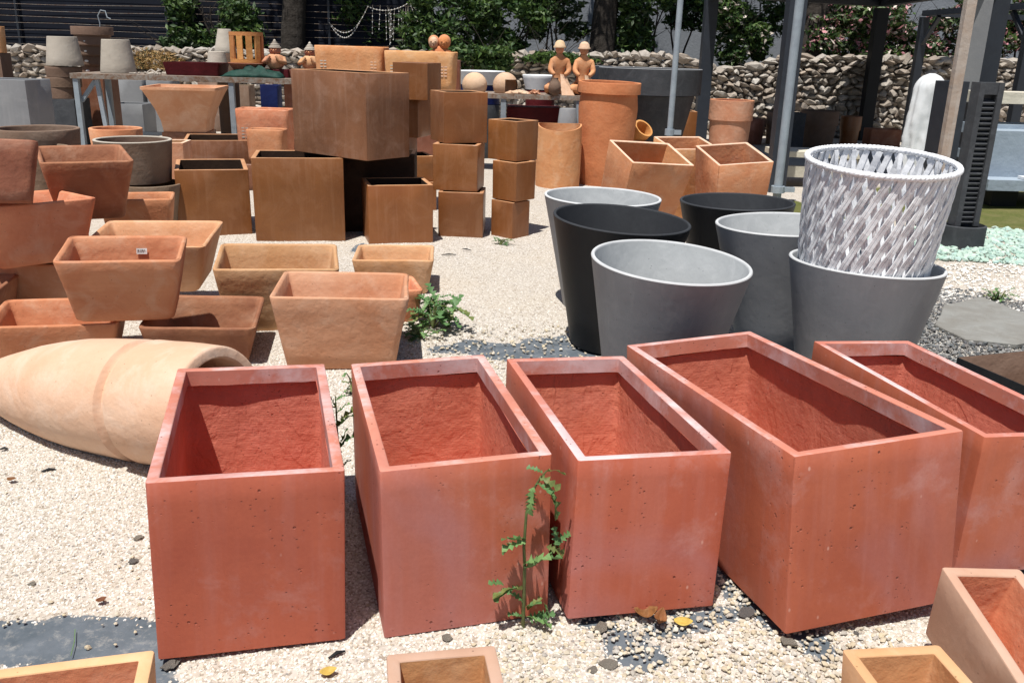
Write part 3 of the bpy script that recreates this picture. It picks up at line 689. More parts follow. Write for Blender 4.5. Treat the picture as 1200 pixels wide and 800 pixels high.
# box added under the cube, near-black to paint in the gap's shade
boxpot((-1.235, 8.2, 0, .05, .64, .42, .695, .99, 0, 0), M['brown_dark'], 'brown box in deep shade under the big cube', group=BG)
boxpot((-1.22, 9.55, .72, -.24, .55, .45, .375, .99, 0, 0), M['brown_glaze'], 'brown box in the shade under the upturned box, right behind the big cube', group=BG)
boxpot((-1.35, 9.6, 0, -.1, .5, .5, .715, .99, 0, 0), M['brown_glaze'], 'brown box hidden low behind the big cube, carrying two more', group=BG)
b = list(f['B6']); boxpot(b, M['brown_glaze'], 'upturned brown box at the top of the stack, in front of the long terracotta trough', group=BG, open_top=False)
b = (-.73, 7.98, .0, .1, .2, .3, .62, .99, 0, 0)
boxpot((f['B14'][0] + .05, 9.35, .3) + f['B14'][3:], M['brown_glaze'], 'small open brown box seen between the big cube and the three box stack', group=BG)
boxpot((f['B14'][0] + .05, 9.35, 0, .2, .36, .45, .295, .99, 0, 0), M['brown_glaze'], 'low brown box under the small open box in the middle of the stack', group=BG)
b8 = list(f['B8'])
boxpot(f['B9'], M['brown_glaze'], 'lowest brown box of the three box stack left of the narrow stack', group=BG)
boxpot(b8, M['brown_glaze'], 'middle brown box of the three box stack with a triangular shadow at its top', group=BG)
b7 = list(f['B7']); b7[0:2] = [-.485, 7.55]; b7[2] = .808; b7[4] = .36; b7[5] = .46; b7[6] = .385
boxpot(f['B7'], M['brown_glaze'], 'topmost brown box of the three box stack, turned cornerwise', group=BG)
boxpot(f['B12'], M['brown_glaze'], 'bottom box of the narrow stack at the right end of the brown boxes', group=BG)
boxpot(f['B11'], M['brown_glaze'], 'middle box of the narrow stack at the right end of the brown boxes', group=BG)
boxpot(f['B10'][:2] + (.67,) + f['B10'][3:], M['brown_glaze'], 'top box of the narrow stack at the right end of the brown boxes', group=BG)

# ------------------------------------------------------------------ square terracotta planters, centre right
SG = 'square terracotta planters behind the black pot'
boxpot((1.07, 8.23, .08, .38, .62, .5, .72, .86, .30, .06), M['terracotta'], 'left square terracotta planter leaning forward behind the grey round pots', 'terracotta_planter', wall=.028, group=SG, rc=.012, rr=.007)
boxpot((1.99, 8.4, .06, .16, .51, .62, .71, .86, .18, -.07), M['terracotta'], 'right square terracotta planter leaning forward, beside the galvanised pipe', 'terracotta_planter', wall=.028, group=SG, rc=.012, rr=.007)
boxpot((1.62, 9.0, .05, .25, .5, .5, .74, .86, .15, 0), M['terracotta'], 'square terracotta planter seen in the gap between the two leaning ones', 'terracotta_planter', wall=.028, group=SG, rc=.012, rr=.007)

# ------------------------------------------------------------------ small planters along the bottom
FG = 'small square terracotta planters along the bottom of the view'
def small(b, m, label): 
    boxpot(b, M[m], label, 'small_planter', wall=.030, group=FG, rc=.008, rr=.004, inner=M['terracotta'], rim=M[m])
small((-.95, 1.50, 0, .25, .42, .29, .3, .92, 0, 0), 'tan', 'orange terracotta planter in the bottom left corner, below the patch of dark fabric')
small((-.525, 1.53, 0, .27, .19, .22, .24, .92, 0, 0), 'tan_pink', 'pale planter barely showing at the bottom edge below the first red planter')
small((-.127, 1.672, 0, .176, .258, .24, .246, .92, 0, 0), 'tan_pink', 'small pale square planter at the bottom below the second red planter')
small((.955, 1.725, 0, .12, .25, .25, .246, .88, 0, 0), 'tan', 'small tan square planter at the bottom below the largest red planter')
b = list(f['FE']); b[2] = .04; small(tuple(b), 'tan_pink', 'long narrow terracotta planter tilted in the bottom right corner')
# soil crumbs lie in two of them
def metal_box():
    x, y, z, yaw, w, d, h, tp, tx, ty = f['KB']; e = empty('metal_trough', (x, y, .0), (0, 0, yaw), label='low black metal box, rusty brown inside, at the right edge behind the last red planter', cat='planter')
    W2, D2 = w / 2, d / 2
    V, F = loft([(W2 - .004, D2 - .004, 0, .004), (W2, D2, .004, .004), (W2, D2, h - .002, .004), (W2 - .001, D2 - .001, h, .004), (W2 - .005, D2 - .005, h, .004)], 1, 3, cap1=False)
    mesh_obj('outer_wall', V, F, M['black_steel'], e)
    V, F = loft([(W2 - .005, D2 - .005, h, .004), (W2 - .006, D2 - .006, h - .002, .004), (W2 - .006, D2 - .006, .012, .004)], 1, 3, cap0=False)
    mesh_obj('inner_wall', V, F, M['pot_brown'], e)
metal_box()

# ------------------------------------------------------------------ round pots left
def bb(l, r_, t, b_, y):
    A = at(l, (t + b_) / 2, y=y); B = at(r_, (t + b_) / 2, y=y); c = (l + r_) / 2
    return (A.x + B.x) / 2, at(c, b_, y=y).z, (B.x - A.x), at(c, t, y=y).z - at(c, b_, y=y).z
x, z, w, h = bb(1, 92, 150, 200, 6.7); round_pot((x, 6.7, z), w / 2, w / 2 * .93, h, .028, 'wide taupe round pot at the left behind the tipped trough', 'round_pot', M['taupe'], wob=.003)
round_pot((x + .03, 6.7, 0), .27, .22, z - .003, .02, 'pot supporting the wide taupe pot, almost hidden by the pile of troughs', 'round_pot', M['taupe'])
x, z, w, h = bb(115, 201, 163, 212, 7.6); round_pot((x, 7.6, z), w / 2, w / 2 * .9, h, .028, 'dark brown round pot with a pale rim left of the brown boxes', 'round_pot', M['taupe'], M['pot_brown'], M['taupe_pale'])
round_pot((x + .12, 7.55, 0), .27, .20, z - .004, .02, 'taupe round pot underneath the dark brown round pot', 'round_pot', M['taupe'])
x, z, w, h = bb(42, 78, 168, 215, 6.0); round_pot((-3.35, 6.35, .25), .2, .17, .62, .02, 'small taupe pot rim showing above the stained trough', 'round_pot', M['taupe'])
x, z, w, h = bb(110, 168, 150, 215, 8.5); round_pot((x, 8.5, 0), w / 2, w / 2 * .8, h + z, .03, 'terracotta round pot behind the dark brown round pot', 'round_pot', M['terracotta'])
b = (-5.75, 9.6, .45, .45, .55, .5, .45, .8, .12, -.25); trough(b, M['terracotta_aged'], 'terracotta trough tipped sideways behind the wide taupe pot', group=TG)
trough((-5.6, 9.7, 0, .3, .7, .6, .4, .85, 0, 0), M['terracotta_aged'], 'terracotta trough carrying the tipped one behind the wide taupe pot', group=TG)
boxpot((-3.55, 9.3, 0, .1, .35, .35, .62, .95, 0, 0), M['terracotta_pink'], 'narrow terracotta box between the dark round pot and the brown boxes', 'terracotta_planter')

# flared square pot under the table
def flared(px0, px1, pt, pb, y, mat, label):
    x, z, w, h = bb(px0, px1, pt, pb, y); S = []; P = [(0, .58), (.25, .62), (.5, .72), (.75, .86), (.93, .97), (.94, 1.0), (1, 1.0)]
    for t, k in P: S.append((w / 2 * k, w / 2 * k, h * t, .02))
    for t, k in [(1, .93), (.9, .9), (.5, .65), (.1, .5)]: S.append((w / 2 * k, w / 2 * k, h * t, .02))
    V, F = loft(S, 2, 3); o = mesh_obj('flared_planter', V, F, mat, angle=40, loc=(x, y, z)); o.rotation_euler.z = .12
    props(o, label, 'planter'); return o, x, z, w
o, x, z, w = flared(179, 261, 101, 153, 12.2, M['terracotta_pink'], 'large flared square terracotta pot standing under the front edge of the long table')
boxpot((x, 12.2, 0, .12, w * .62, w * .62, z - .003, .97, 0, 0), M['brown_dull'], 'brown block under the flared terracotta pot', 'block')

# stamped rounded planters below the table
def stamped(l, r_, t, b_, y, label, yaw=0, dep=.36, mat='terracotta', z0=None, grp='rounded terracotta troughs with stamped corners', side=(1, -1)):
    x, z, w, h = bb(l, r_, t, b_, y)
    if z0 is not None: h += z - z0; z = z0
    bx = (x, y + dep / 2, z, yaw, w, dep, h, .93, 0, 0)
    o = trough(bx, M[mat], label, 'stamped_trough', wall=.03, rc=.06, wn=.003, group=grp, rr=.014)
    for sx in side:   # a small grid of pressed marks at the lower corners
        mb = MB()
        for i in range(2):
            for j in range(4): mb.box((sx * (w / 2 * .93 - .07 - .045 * i), -dep / 2 * .975 + .012, h * .38 + j * .035), (.032, .02, .012))
        mb.build('stamp', M['taupe_pale' if sx < 0 else 'pale_rim'], o)
    return o
stamped(275, 338, 128, 172, 10.6, 'upright rounded terracotta trough below the right end of the long table', z0=.35)
stamped(287, 331, 152, 172, 10.2, 'smaller rounded terracotta trough leaning in front of the stamped one', dep=.3, z0=.30, side=())
trough((-3.0, 10.55, 0, 0, .75, .8, .30, 1, 0, 0), M['brown_dull'], 'brown block carrying the rounded troughs behind the brown boxes', 'support_block', 'block')
stamped(368, 452, 54, 100, 11.5, 'left long rounded terracotta trough standing high behind the big brown cube', yaw=-.12)
stamped(450, 534, 60, 106, 11.2, 'right long rounded terracotta trough standing high behind the upturned brown box', yaw=-.1)

# ------------------------------------------------------------------ left table
def table(name, A, B, depth, z, legs, label, top='rusty', leg='galvanised', th=.07):
    A = Vector(A); B = Vector(B); d = (B - A); L_ = d.length; yaw = math.atan2(d.y, d.x)
    e = empty(name, A, (0, 0, yaw), label=label, cat='table')
    mb = MB(); mb.box((L_ / 2, depth / 2, z - th / 2), (L_, depth, th)); o = mb.build('table_top', M[top], e, smooth=False)
    for u, v in legs: mb = MB(); mb.box((u, v, (z - th) / 2), (.07, .07, z - th)); mb.build('leg', M[leg], e, smooth=False)
    return e
YT = 12.9; ZT = at(85, 92, y=YT).z + .07
a0 = at(82, 92, y=YT); a1 = at(348, 100, y=YT); LT = a1.x - a0.x
tb = table('long_table', (a0.x, YT, 0), (a1.x, YT, 0), 1.1, ZT, [(.06, .05), (at(270, 100, y=YT).x - a0.x, .05), (.06, 1.05), (LT - .1, 1.05)], 'long rusty steel frame table at the left carrying pots, green cloth and figures')
mb = MB(); mb.bar((.08, .1, ZT - .38), (.30, .1, ZT - .10), .05); mb.build('brace', M['galvanised'], tb, smooth=False)
mb = MB(); mb.bar((.33, .1, ZT - .08), (.42, .1, .0), .055); mb.build('leg', M['galvanised'], tb, smooth=False)
mb = MB(); mb.box((LT / 2, .6, .28), (LT - .2, .05, .05)); mb.build('stretcher', M['galvanised'], tb, smooth=False)

def stack_pots(px, py_levels, halfw_top, halfw_bot, y, mat, label, name='stacked_pots'):
    pass
# inverted and nested taupe pots behind the table's left end
NG = 'taupe pots at the left end of the table'
x, z, w, h = bb(54, 95, 43, 77, 13.6); round_pot((x, 13.6, z), w / 2, w / 2 * .78, h, .03, 'pale taupe pot upside down on the brown stack, left of the brown pot tower', 'inverted_pot', M['taupe_pale'], flip=True, group=NG)
for i, (t, b_) in enumerate(((78, 90), (90, 102), (102, 115))):
    x, zz, w, h = bb(55, 95, t, b_, 13.6); round_pot((x, 13.6, zz), w / 2 - .01 * i, w / 2 * .95, h - .004, .03, ['uppermost', 'middle', 'lowest'][i] + ' brown rim of the nested pots under the pale upturned pot', 'nested_pot', M['pot_brown'], group='nested brown pots left of the table leg')
mb = MB(); zlow = zz; mb.box((0, 0, zlow / 2), (.5, .5, zlow - .004)); o = mb.build('pallet_block', M['charcoal'], loc=(x, 13.6, 0), smooth=False); props(o, 'dark block under the nested brown pots left of the table leg', 'block')
x, z, w, h = bb(117, 157, 45, 84, 13.4); round_pot((x, 13.4, ZT + .003), w / 2, w / 2 * .76, h, .03, 'pale taupe pot upside down on the table, right of the brown pot tower', 'inverted_pot', M['taupe_pale'], flip=True, group=NG)
for i in range(5):
    t = 31 + i * 11.5; x, zz, w, h = bb(85 + i * 3, 131 - i * 3.2, t, t + 12, 14.4)
    o = round_pot((x, 14.4, zz), w / 2, w / 2 * .86, h - .006, .03, ['topmost', 'second', 'third', 'fourth', 'lowest'][i] + ' dark brown pot of the tower between the two upturned taupe pots', 'tower_pot', M['pot_brown'], None, group='brown pots stacked in a tower', collar=(.006, h * .8))
    mb = MB(); mb.ellipsoid((0, 0, 0), (.035, .02, .022)); q = mb.build('knob', M['label'], o, loc=(0, -w / 2 * .93, h * .5))
mb = MB(); mb.box((0, 0, zz / 2), (.55, .55, zz - .004)); o = mb.build('support_block', M['brown_dull'], loc=(x, 14.4, 0), smooth=False); props(o, 'brown block carrying the tower of brown pots', 'block')
x, z, w, h = bb(-14, 6, 31, 62, 14.2); round_pot((x, 14.2, z), w / 2, w / 2 * .9, h, .03, 'terracotta pot cut off by the left edge, above the stone wall', 'round_pot', M['terracotta'])
mb = MB(); mb.box((0, 0, z / 2), (.3, .3, z - .004)); o = mb.build('support_block', M['pot_brown'], loc=(x - .05, 14.2, 0), smooth=False); props(o, 'brown block under the terracotta pot at the left edge', 'block')
# curly wire above the tower
mb = MB(); p0 = at(117, 27, y=14.4); pts = [p0 + Vector((.0, 0, 0)), p0 + Vector((-.02, 0, .10)), p0 + Vector((.03, 0, .18)), p0 + Vector((.10, 0, .17)), p0 + Vector((.12, 0, .08)), p0 + Vector((.17, 0, .06))]
mb.tube([p0 + Vector((-.02, 0, -.2))] + pts, .009, 6); o = mb.build('wire_hook', M['galvanised'], angle=60); props(o, 'curled wire hook sticking up above the tower of brown pots', 'hook')

# grey square planters in the left background
GG = 'grey square planters behind the table'
def gbox(l, r_, t, b_, y, label, dep=.5, mat='grey_block', z0=None, yaw=0, name='grey_planter'):
    x, z, w, h = bb(l, r_, t, b_, y)
    if z0 is not None: h += z - z0; z = z0
    boxpot((x, y + dep / 2, z, yaw, w, dep, h, .99, 0, 0), M[mat], label, name, wall=.03, group=GG if 'grey' in mat else None); return z + h
gbox(-45, 38, 93, 146, 11.2, 'big blue grey box planter at the left edge behind the tipped trough', .5, 'grey', z0=0, yaw=-.12)
t1 = gbox(130, 168, 122, 152, 15.5, 'small grey open cube planter below the table between its legs', .55, z0=0)
gbox(131, 167, 94, 122, 16.6, 'grey block planter under the table top behind the small grey cube', .5, z0=0)
gbox(172, 200, 95, 126, 16.6, 'upper grey planter right of the small grey cube', .5, z0=at(180, 124, y=16.6).z + .004)
gbox(172, 200, 124, 153, 16.6, 'lower grey planter right of the small grey cube', .5, z0=0)
gbox(232, 262, 97, 117, 17, 'pale brown planter behind the table leg, left one', .4, 'taupe', z0=0)
gbox(266, 292, 100, 126, 17.1, 'pale brown planter behind the table leg, right one', .4, 'taupe', z0=0)
gbox(305, 325, 100, 124, 14.2, 'dark blue bag like box under the right part of the table', .3, 'blue', z0=0, name='blue_box')

# things on the long table
x, z, w, h = bb(197, 262, 76, 91, 13.3); V, F = loft([(w / 2 - .03, .22, 0, .02), (w / 2, .25, h, .02), (w / 2 - .02, .23, h, .02), (w / 2 - .05, .2, .03, .02)], 2, 3)
o = mesh_obj('crate', V, F, M['dark_red'], loc=(x, 13.35, ZT + .003)); props(o, 'dark red tray on the long table left of the upturned grey pots', 'tray')
x, z, w, h = bb(237, 264, 61, 80, 13.6); 
round_pot((x, 13.75, ZT + .003), w / 2, w / 2 * .7, h + .1, .02, 'small pale grey pot upside down on the long table behind the red tray', 'inverted_pot', M['taupe_pale'], flip=True, group='upturned pale grey pots on the table')
x, z, w, h = bb(248, 272, 34, 62, 14.0); round_pot((x, 14.15, z - .0), w / 2 * 1.1, w / 2 * .62, h, .02, 'taller pale grey pot upside down behind the slatted terracotta lantern', 'inverted_pot', M['taupe_pale'], flip=True, group='upturned pale grey pots on the table')
round_pot((x, 14.15, 0), w / 2 * 1.1, w / 2 * 1.0, z - .004, .02, 'dark pot carrying the taller upturned grey pot', 'round_pot', M['pot_brown'])
# slatted terracotta lantern on a flared bowl
x, z, w, h = bb(267, 312, 68, 84, 13.3); zb = ZT + .003
round_pot((x, 13.35, zb), w / 2, w / 2 * .5, h, .03, 'flared terracotta bowl on the long table under the slatted lantern', 'flared_bowl', M['terracotta_aged'], cat='bowl')
xl, zl, wl, hl = bb(268, 307, 32, 68, 13.3)
e = empty('slatted_lantern', (xl, 13.35, zb + h + .003), label='round terracotta lantern with upright slats standing on a flared bowl', cat='lantern')
mb = MB(); mb.lathe([(wl / 2, 0), (wl / 2, .05), (wl / 2 - .03, .05), (wl / 2 - .03, 0)], 32); mb.build('base_ring', M['terracotta_orange'], e)
mb = MB(); mb.lathe([(wl / 2, hl - .05), (wl / 2, hl), (wl / 2 - .03, hl), (wl / 2 - .03, hl - .05)], 32); mb.build('top_ring', M['terracotta_orange'], e)
for i in range(11):
    a = 2 * math.pi * i / 11; mb = MB(); mb.box((0, 0, hl / 2), (.085, .024, hl - .09)); mb.build('slat', M['terracotta_orange'], e, smooth=False, loc=((wl / 2 - .015) * math.cos(a), (wl / 2 - .015) * math.sin(a), 0), rot=(0, 0, a + math.pi / 2))
# jar figures with striped caps
def jar_figure(l, r_, t, b_, y, label):
    x, z, w, h = bb(l, r_, t, b_, y); s = h / .44; e = empty('jar_figure', (x, y, z), label=label, cat='figurine', group='terracotta jar figures with striped caps')
    mb = MB(); mb.lathe([(.09 * s, 0), (.13 * s, .05 * s), (.15 * s, .13 * s), (.12 * s, .2 * s), (.085 * s, .225 * s)], 20); mb.build('body', M['terracotta_pink'], e, angle=70)
    mb = MB(); mb.ellipsoid((0, 0, .28 * s), (.095 * s, .09 * s, .085 * s), 16, 10); hd = mb.build('head', M['terracotta_aged'], e, angle=80)
    mb = MB(); mb.ellipsoid((0, -.09 * s, .28 * s), (.015 * s, .02 * s, .02 * s), 8, 6)
    for sx in (-1, 1): mb.ellipsoid((sx * .035 * s, -.083 * s, .295 * s), (.014 * s, .01 * s, .008 * s), 8, 6)
    mb.build('face', M['terracotta'], e, angle=80)
    mb = MB(); pr = []
    for i in range(5): rr_ = (.1 - .019 * i) * s; zz = (.315 + .024 * i) * s; pr += [(rr_ * .93, zz), (rr_, zz + .006 * s), (rr_, zz + .016 * s), (rr_ * .93, zz + .022 * s)]
    mb.lathe(pr + [(.006 * s, .45 * s)], 20); mb.build('cap', M['taupe_pale'], e, angle=50)
    for sx in (-1, 1):
        mb = MB(); mb.tube([(sx * .13 * s, 0, .17 * s), (sx * .17 * s, -.07 * s, .1 * s), (sx * .09 * s, -.16 * s, .13 * s), (sx * .05 * s, -.15 * s, .2 * s)], [.035 * s, .035 * s, .028 * s, .02 * s], 8); mb.build('arm', M['terracotta_pink'], e, angle=70)
jar_figure(308, 337, 47, 81, 13.3, 'terracotta jar figure with a striped cap right of the slatted lantern')
jar_figure(353, 374, 50, 82, 13.5, 'terracotta jar figure with a striped cap beside the long rounded trough')
o = boxpot((at(360, 84, y=13.5).x, 13.55, 0, 0, .6, .5, at(362, 82, y=13.5).z - .003, 1, 0, 0), M['brown_dull'], 'dark stand under the jar figure behind the big cube', 'figure_stand', 'stand', open_top=False)
boxpot((at(322, 84, y=13.3).x, 13.35, ZT + .003, 0, .42, .3, max(at(322, 81, y=13.3).z - ZT - .006, .03), 1, 0, 0), M['dark_red'], 'dark red box on the table under the jar figure', 'red_box', 'box', open_top=False)
# green cloth: crumpled sheet
def crumple(name, c, sx, sy, hgt, mat, label, cat, seed, nseg=18, k=5):
    V = []; F = []
    for j in range(nseg + 1):
        for i in range(nseg + 1):
            u = i / nseg * 2 - 1; v = j / nseg * 2 - 1; e_ = max(0, 1 - u * u) * max(0, 1 - v * v)
            V.append((u * sx + .05 * fb(u * 3, v * 3, 1, seed), v * sy + .05 * fb(u * 3, v * 3, 1, seed + 4), hgt * e_ ** .6 * (.55 + .9 * abs(fb(u * k * .3, v * k * .3, 1.6, seed))) + .004))
    for j in range(nseg):
        for i in range(nseg): a = j * (nseg + 1) + i; F.append((a, a + 1, a + nseg + 2, a + nseg + 1))
    o = mesh_obj(name, V, F, mat, loc=c, angle=50); s_ = o.modifiers.new('thick', 'SOLIDIFY'); s_.thickness = .006; s_.offset = 1; props(o, label, cat); return o
c = at(295, 92, y=13.0); crumple('green_cloth', (c.x, 13.15, ZT), .42, .17, .16, M['green_cloth'], 'crumpled dark green plastic cloth on the front of the long table', 'cloth', 3)
# twig bits on the table
mb = MB(); rr = random.Random(5)
for i in range(24):
    c = Vector((at(178 + rr.uniform(-18, 16), 88, y=13.2).x, 13.2 + rr.uniform(-.2, .3), ZT + .012)); a = rr.uniform(0, 6.3); d = Vector((math.cos(a), math.sin(a), rr.uniform(0, .6))) * rr.uniform(.05, .13); mb.tube([c, c + d], .012, 5)
o = mb.build('clay_shards', M['taupe_pale']); props(o, 'pile of pale clay shards on the table right of the upturned pot', 'shards', kind='stuff')

# ------------------------------------------------------------------ second table, centre
Y2 = 12.3; Z2 = at(620, 113, y=Y2).z + .02
a0 = at(543, 112, y=Y2).x; a1 = at(684, 122, y=Y2).x
tb = table('stone_topped_table', (a0, Y2, 0), (a1, Y2, 0), .7, Z2, [(at(590, 120, y=Y2).x - a0, .05), (a1 - a0 - .06, .05), (.1, .65), (a1 - a0 - .06, .65)], 'table with a thick rough top carrying clay eggs and two seated statues', top='rusty', leg='galvanised', th=.06)
x, z, w, h = bb(594, 655, 122, 152, 12.9); o = boxpot((x, 12.9, 0, 0, w, .5, at(620, 122, y=12.9).z - .03, 1, 0, 0), M['dark_red'], 'dark red panel box below the rough topped table', 'red_box', 'box', open_top=False)
def egg(l, r_, t, b_, label, hole):
    x, z, w, h = bb(l, r_, t, b_, Y2 + .2); z = Z2 + .003; mb = MB(); n = 28; pr = []
    prof = [(w / 2 * math.sin(R(a)) * .98, h * .62 - h * .62 * math.cos(R(a))) for a in range(55, 181, 9)]
    prof = [(max(p, .004), q - prof[0][1]) for p, q in prof]
    prof = prof + [(max(p * .9, .003), q * .94 + .003) for p, q in reversed(prof)]
    mb.lathe(prof, n)
    if hole:   # cut an arched opening on the viewer's right side
        F2 = []
        for fc in mb.f:
            cc = sum((mb.v[i] for i in fc), Vector()) / len(fc); ang = math.atan2(cc.y, cc.x)
            if -1.5 < ang < -.1 and .03 < cc.z < h * .66: continue
            F2.append(fc)
        mb.f = F2
    o = mb.build('clay_egg', M['terracotta_pale'], angle=60, loc=(x, Y2 + .25, z)); props(o, label, 'ornament', 'clay eggs on the rough topped table'); return x, z, w, h
egg(541, 571, 88, 112, 'whole dome shaped clay egg on the table, left one beside the white bowl', False)
x, z, w, h = egg(577, 607, 90, 115, 'broken open clay egg on the table, right one with a hollow inside', True)
crumple('clay_slab', (at(607, 113, y=Y2).x, Y2 + .15, Z2), .16, .1, .05, M['terracotta_pale'], 'flat pale clay slab lying beside the open egg', 'slab', 8)
crumple('pink_clay', (at(626, 115, y=Y2).x, Y2 + .12, Z2), .07, .05, .06, M['terracotta_pink'], 'small pink clay piece on the table between egg and statues', 'ornament', 2)

def seated_statue(l, r_, t, b_, label, hug=True):
    x, z, w, h = bb(l, r_, t, b_, Y2 + .15); s = h / .74
    e = empty('seated_statue', (x, Y2 + .22, Z2 + .003), (0, 0, .0), label=label, cat='statue', group='seated terracotta statues on the rough topped table')
    # body: one skinned figure, sitting with legs folded to one side, seen from behind and the side
    bm = bmesh.new(); pts = [(0, .06, .10), (0, .05, .24), (0, .03, .38), (0, .0, .48), (0, -.02, .56), (0, -.03, .61),
        (-.10, .0, .47), (-.135, -.07, .35), (-.06, -.15, .28), (.12, .0, .47), (.155, -.05, .34), (.08, -.14, .28),
        (-.09, -.02, .08), (-.18, -.14, .10), (-.16, -.05, .04), (-.05, .02, .03), (.10, -.02, .08), (.18, -.13, .10), (.20, -.02, .05), (.12, .06, .03)]
    rad = [.13, .095, .105, .10, .05, .045, .055, .042, .03, .055, .042, .03, .08, .06, .045, .035, .08, .06, .045, .035]
    ed = [(0, 1), (1, 2), (2, 3), (3, 4), (4, 5), (3, 6), (6, 7), (7, 8), (3, 9), (9, 10), (10, 11), (0, 12), (12, 13), (13, 14), (14, 15), (0, 16), (16, 17), (17, 18), (18, 19)]
    me = bpy.data.meshes.new('body'); me.from_pydata([Vector(p) * s for p in pts], ed, []); me.materials.append(M['terracotta'])
    o = bpy.data.objects.new('body', me); link(o, e); sk = o.modifiers.new('skin', 'SKIN'); sk.use_smooth_shade = True
    for i, v in enumerate(me.skin_vertices[0].data): v.radius = (rad[i] * s * 1.0, rad[i] * s * 1.0); v.use_root = (i == 0)
    sb = o.modifiers.new('sub', 'SUBSURF'); sb.levels = 2; sb.render_levels = 2
    mb = MB(); mb.ellipsoid((0, -.03 * s, .650 * s), (.066 * s, .07 * s, .075 * s), 14, 10); mb.ellipsoid((0, -.092 * s, .645 * s), (.009 * s, .012 * s, .014 * s), 8, 6)
    for sx in (-1, 1): mb.ellipsoid((sx * .019 * s, -.084 * s, .662 * s), (.008 * s, .006 * s, .004 * s), 8, 4); mb.ellipsoid((sx * .05 * s, -.03 * s, .65 * s), (.007 * s, .012 * s, .017 * s), 8, 6)
    mb.ellipsoid((0, -.086 * s, .622 * s), (.016 * s, .006 * s, .005 * s), 8, 4); mb.build('head', M['terracotta_pink'], e, angle=80)
    mb = MB(); mb.lathe([(.092 * s, .665 * s), (.095 * s, .68 * s), (.078 * s, .70 * s), (.072 * s, .735 * s), (.045 * s, .765 * s), (.01 * s, .775 * s)], 18, c=(0, -.03 * s, 0)); mb.build('hat', M['terracotta_pale'], e, angle=60)
    if hug:
        mb = MB(); mb.lathe([(.05 * s, 0), (.085 * s, .04 * s), (.095 * s, .11 * s), (.075 * s, .18 * s), (.045 * s, .22 * s), (.05 * s, .245 * s), (.03 * s, .245 * s), (.02 * s, .2 * s)], 18, c=(-.06 * s, -.22 * s, 0)); mb.build('held_jug', M['taupe'], e, angle=70)
    V = [Vector(p) * s for p in [(.02, -.1, .30), (.10, -.12, .28), (.24, -.18, 0), (.04, -.22, 0), (.02, -.04, .28), (.1, -.05, .27), (.24, -.08, 0), (.04, -.1, 0)]]
    mesh_obj('skirt_fold', V, [(0, 1, 2, 3), (7, 6, 5, 4), (1, 5, 6, 2), (4, 0, 3, 7), (4, 5, 1, 0), (3, 2, 6, 7)], M['terracotta_pale'], e)
seated_statue(638, 672, 57, 118, 'left seated terracotta statue with a hat holding a round jug')
seated_statue(668, 699, 60, 120, 'right seated terracotta statue with a hat beside the tall terracotta cylinder', False)
# two heads embracing, behind the long rounded troughs
x, z, w, h = bb(501, 528, 44, 64, 11.7)
e = empty('couple_bust', (x, 11.95, z - .06), label='terracotta bust of two heads leaning together above the long rounded trough', cat='bust')
for dx, s, mt in ((-.09, .075, 'terracotta_pale'), (.045, .085, 'terracotta_orange')):
    mb = MB(); mb.ellipsoid((dx, 0, .20), (s * .85, s * .9, s), 16, 10); mb.ellipsoid((dx, -s * .9, .195), (.012, .018, .02), 8, 6)
    for sx in (-1, 1): mb.ellipsoid((dx + sx * .028, -s * .82, .215), (.012, .008, .007), 8, 4)
    mb.ellipsoid((dx, -s * .83, .165), (.02, .008, .008), 8, 4); mb.build('head', M[mt], e, angle=80)
    mb = MB(); mb.ellipsoid((dx, s * .3, .215), (s * .95, s * .9, s * 1.02), 14, 9)
    mb.build('hair', M['terracotta'], e, angle=80)
mb = MB(); mb.lathe([(.2, 0), (.19, .06), (.1, .12), (.06, .16)], 20, squash=.5); mb.build('shoulders', M['terracotta_orange'], e, angle=70)
boxpot((x, 11.98, 0, 0, .5, .22, z - .065, 1, 0, 0), M['brown_dull'], 'stand hidden behind the long troughs under the couple bust', 'bust_stand', 'stand', open_top=False)
# carry the long rounded troughs
for l, r_, yy, bpx, lb in ((368, 452, 11.5, 100, 'left'), (450, 534, 11.2, 106, 'right')):
    x, z, w, h = bb(l, r_, 54, bpx, yy); boxpot((x, yy + .18, 0, -.1, w * .9, .34, z - .004, 1, 0, 0), M['brown_dull'], 'brown plinth in the shade under the %s long rounded trough' % lb, 'plinth', 'plinth', open_top=False)

# white bowls on blue and red stands
def wbowl(l, r_, t, b_, y, label, stand, sl):
    x, z, w, h = bb(l, r_, t, b_, y); round_pot((x, y, z), w / 2, w / 2 * .82, h, .03, label, 'white_bowl', M['white'], group='white bowls behind the table', cat='bowl')
    round_pot((x, y, z - .284), w / 2 * .8, w / 2 * .8, .28, .03, sl, 'round_stand', M[stand], cat='stand')
    round_pot((x, y, 0), w / 2 * .8, w / 2 * .8, z - .288, .03, 'dark drum below the ' + sl.split(' under')[0], 'dark_drum', M['charcoal'], cat='drum')
wbowl(533, 592, 83, 99, 14.2, 'wide white bowl behind the whole clay egg', 'blue', 'blue round stand under the wide white bowl')
wbowl(612, 655, 88, 105, 14.0, 'white bowl behind the left seated statue', 'dark_red', 'dark red round stand under the white bowl')
x, z, w, h = bb(650, 682, 127, 165, 12.0); round_pot((x, 12.25, 0), .2, .11, at(665, 127, y=12.25).z, .02, 'grey cone shaped pot upside down under the right end of the rough topped table', 'inverted_pot', M['grey'], flip=True)

# tall terracotta cylinder
tc = FIT_TC = (1.096, 11.58, 0, .385, .30, 1.25)
round_pot((1.10, 11.5, 0), .385, .315, 1.25, .035, 'tall orange terracotta cylinder pot with a flat collar, tallest pot in the middle', 'tall_cylinder_pot', M['terracotta_orange'], collar=(.03, .13), tx=.02, ty=.015, wob=.003)
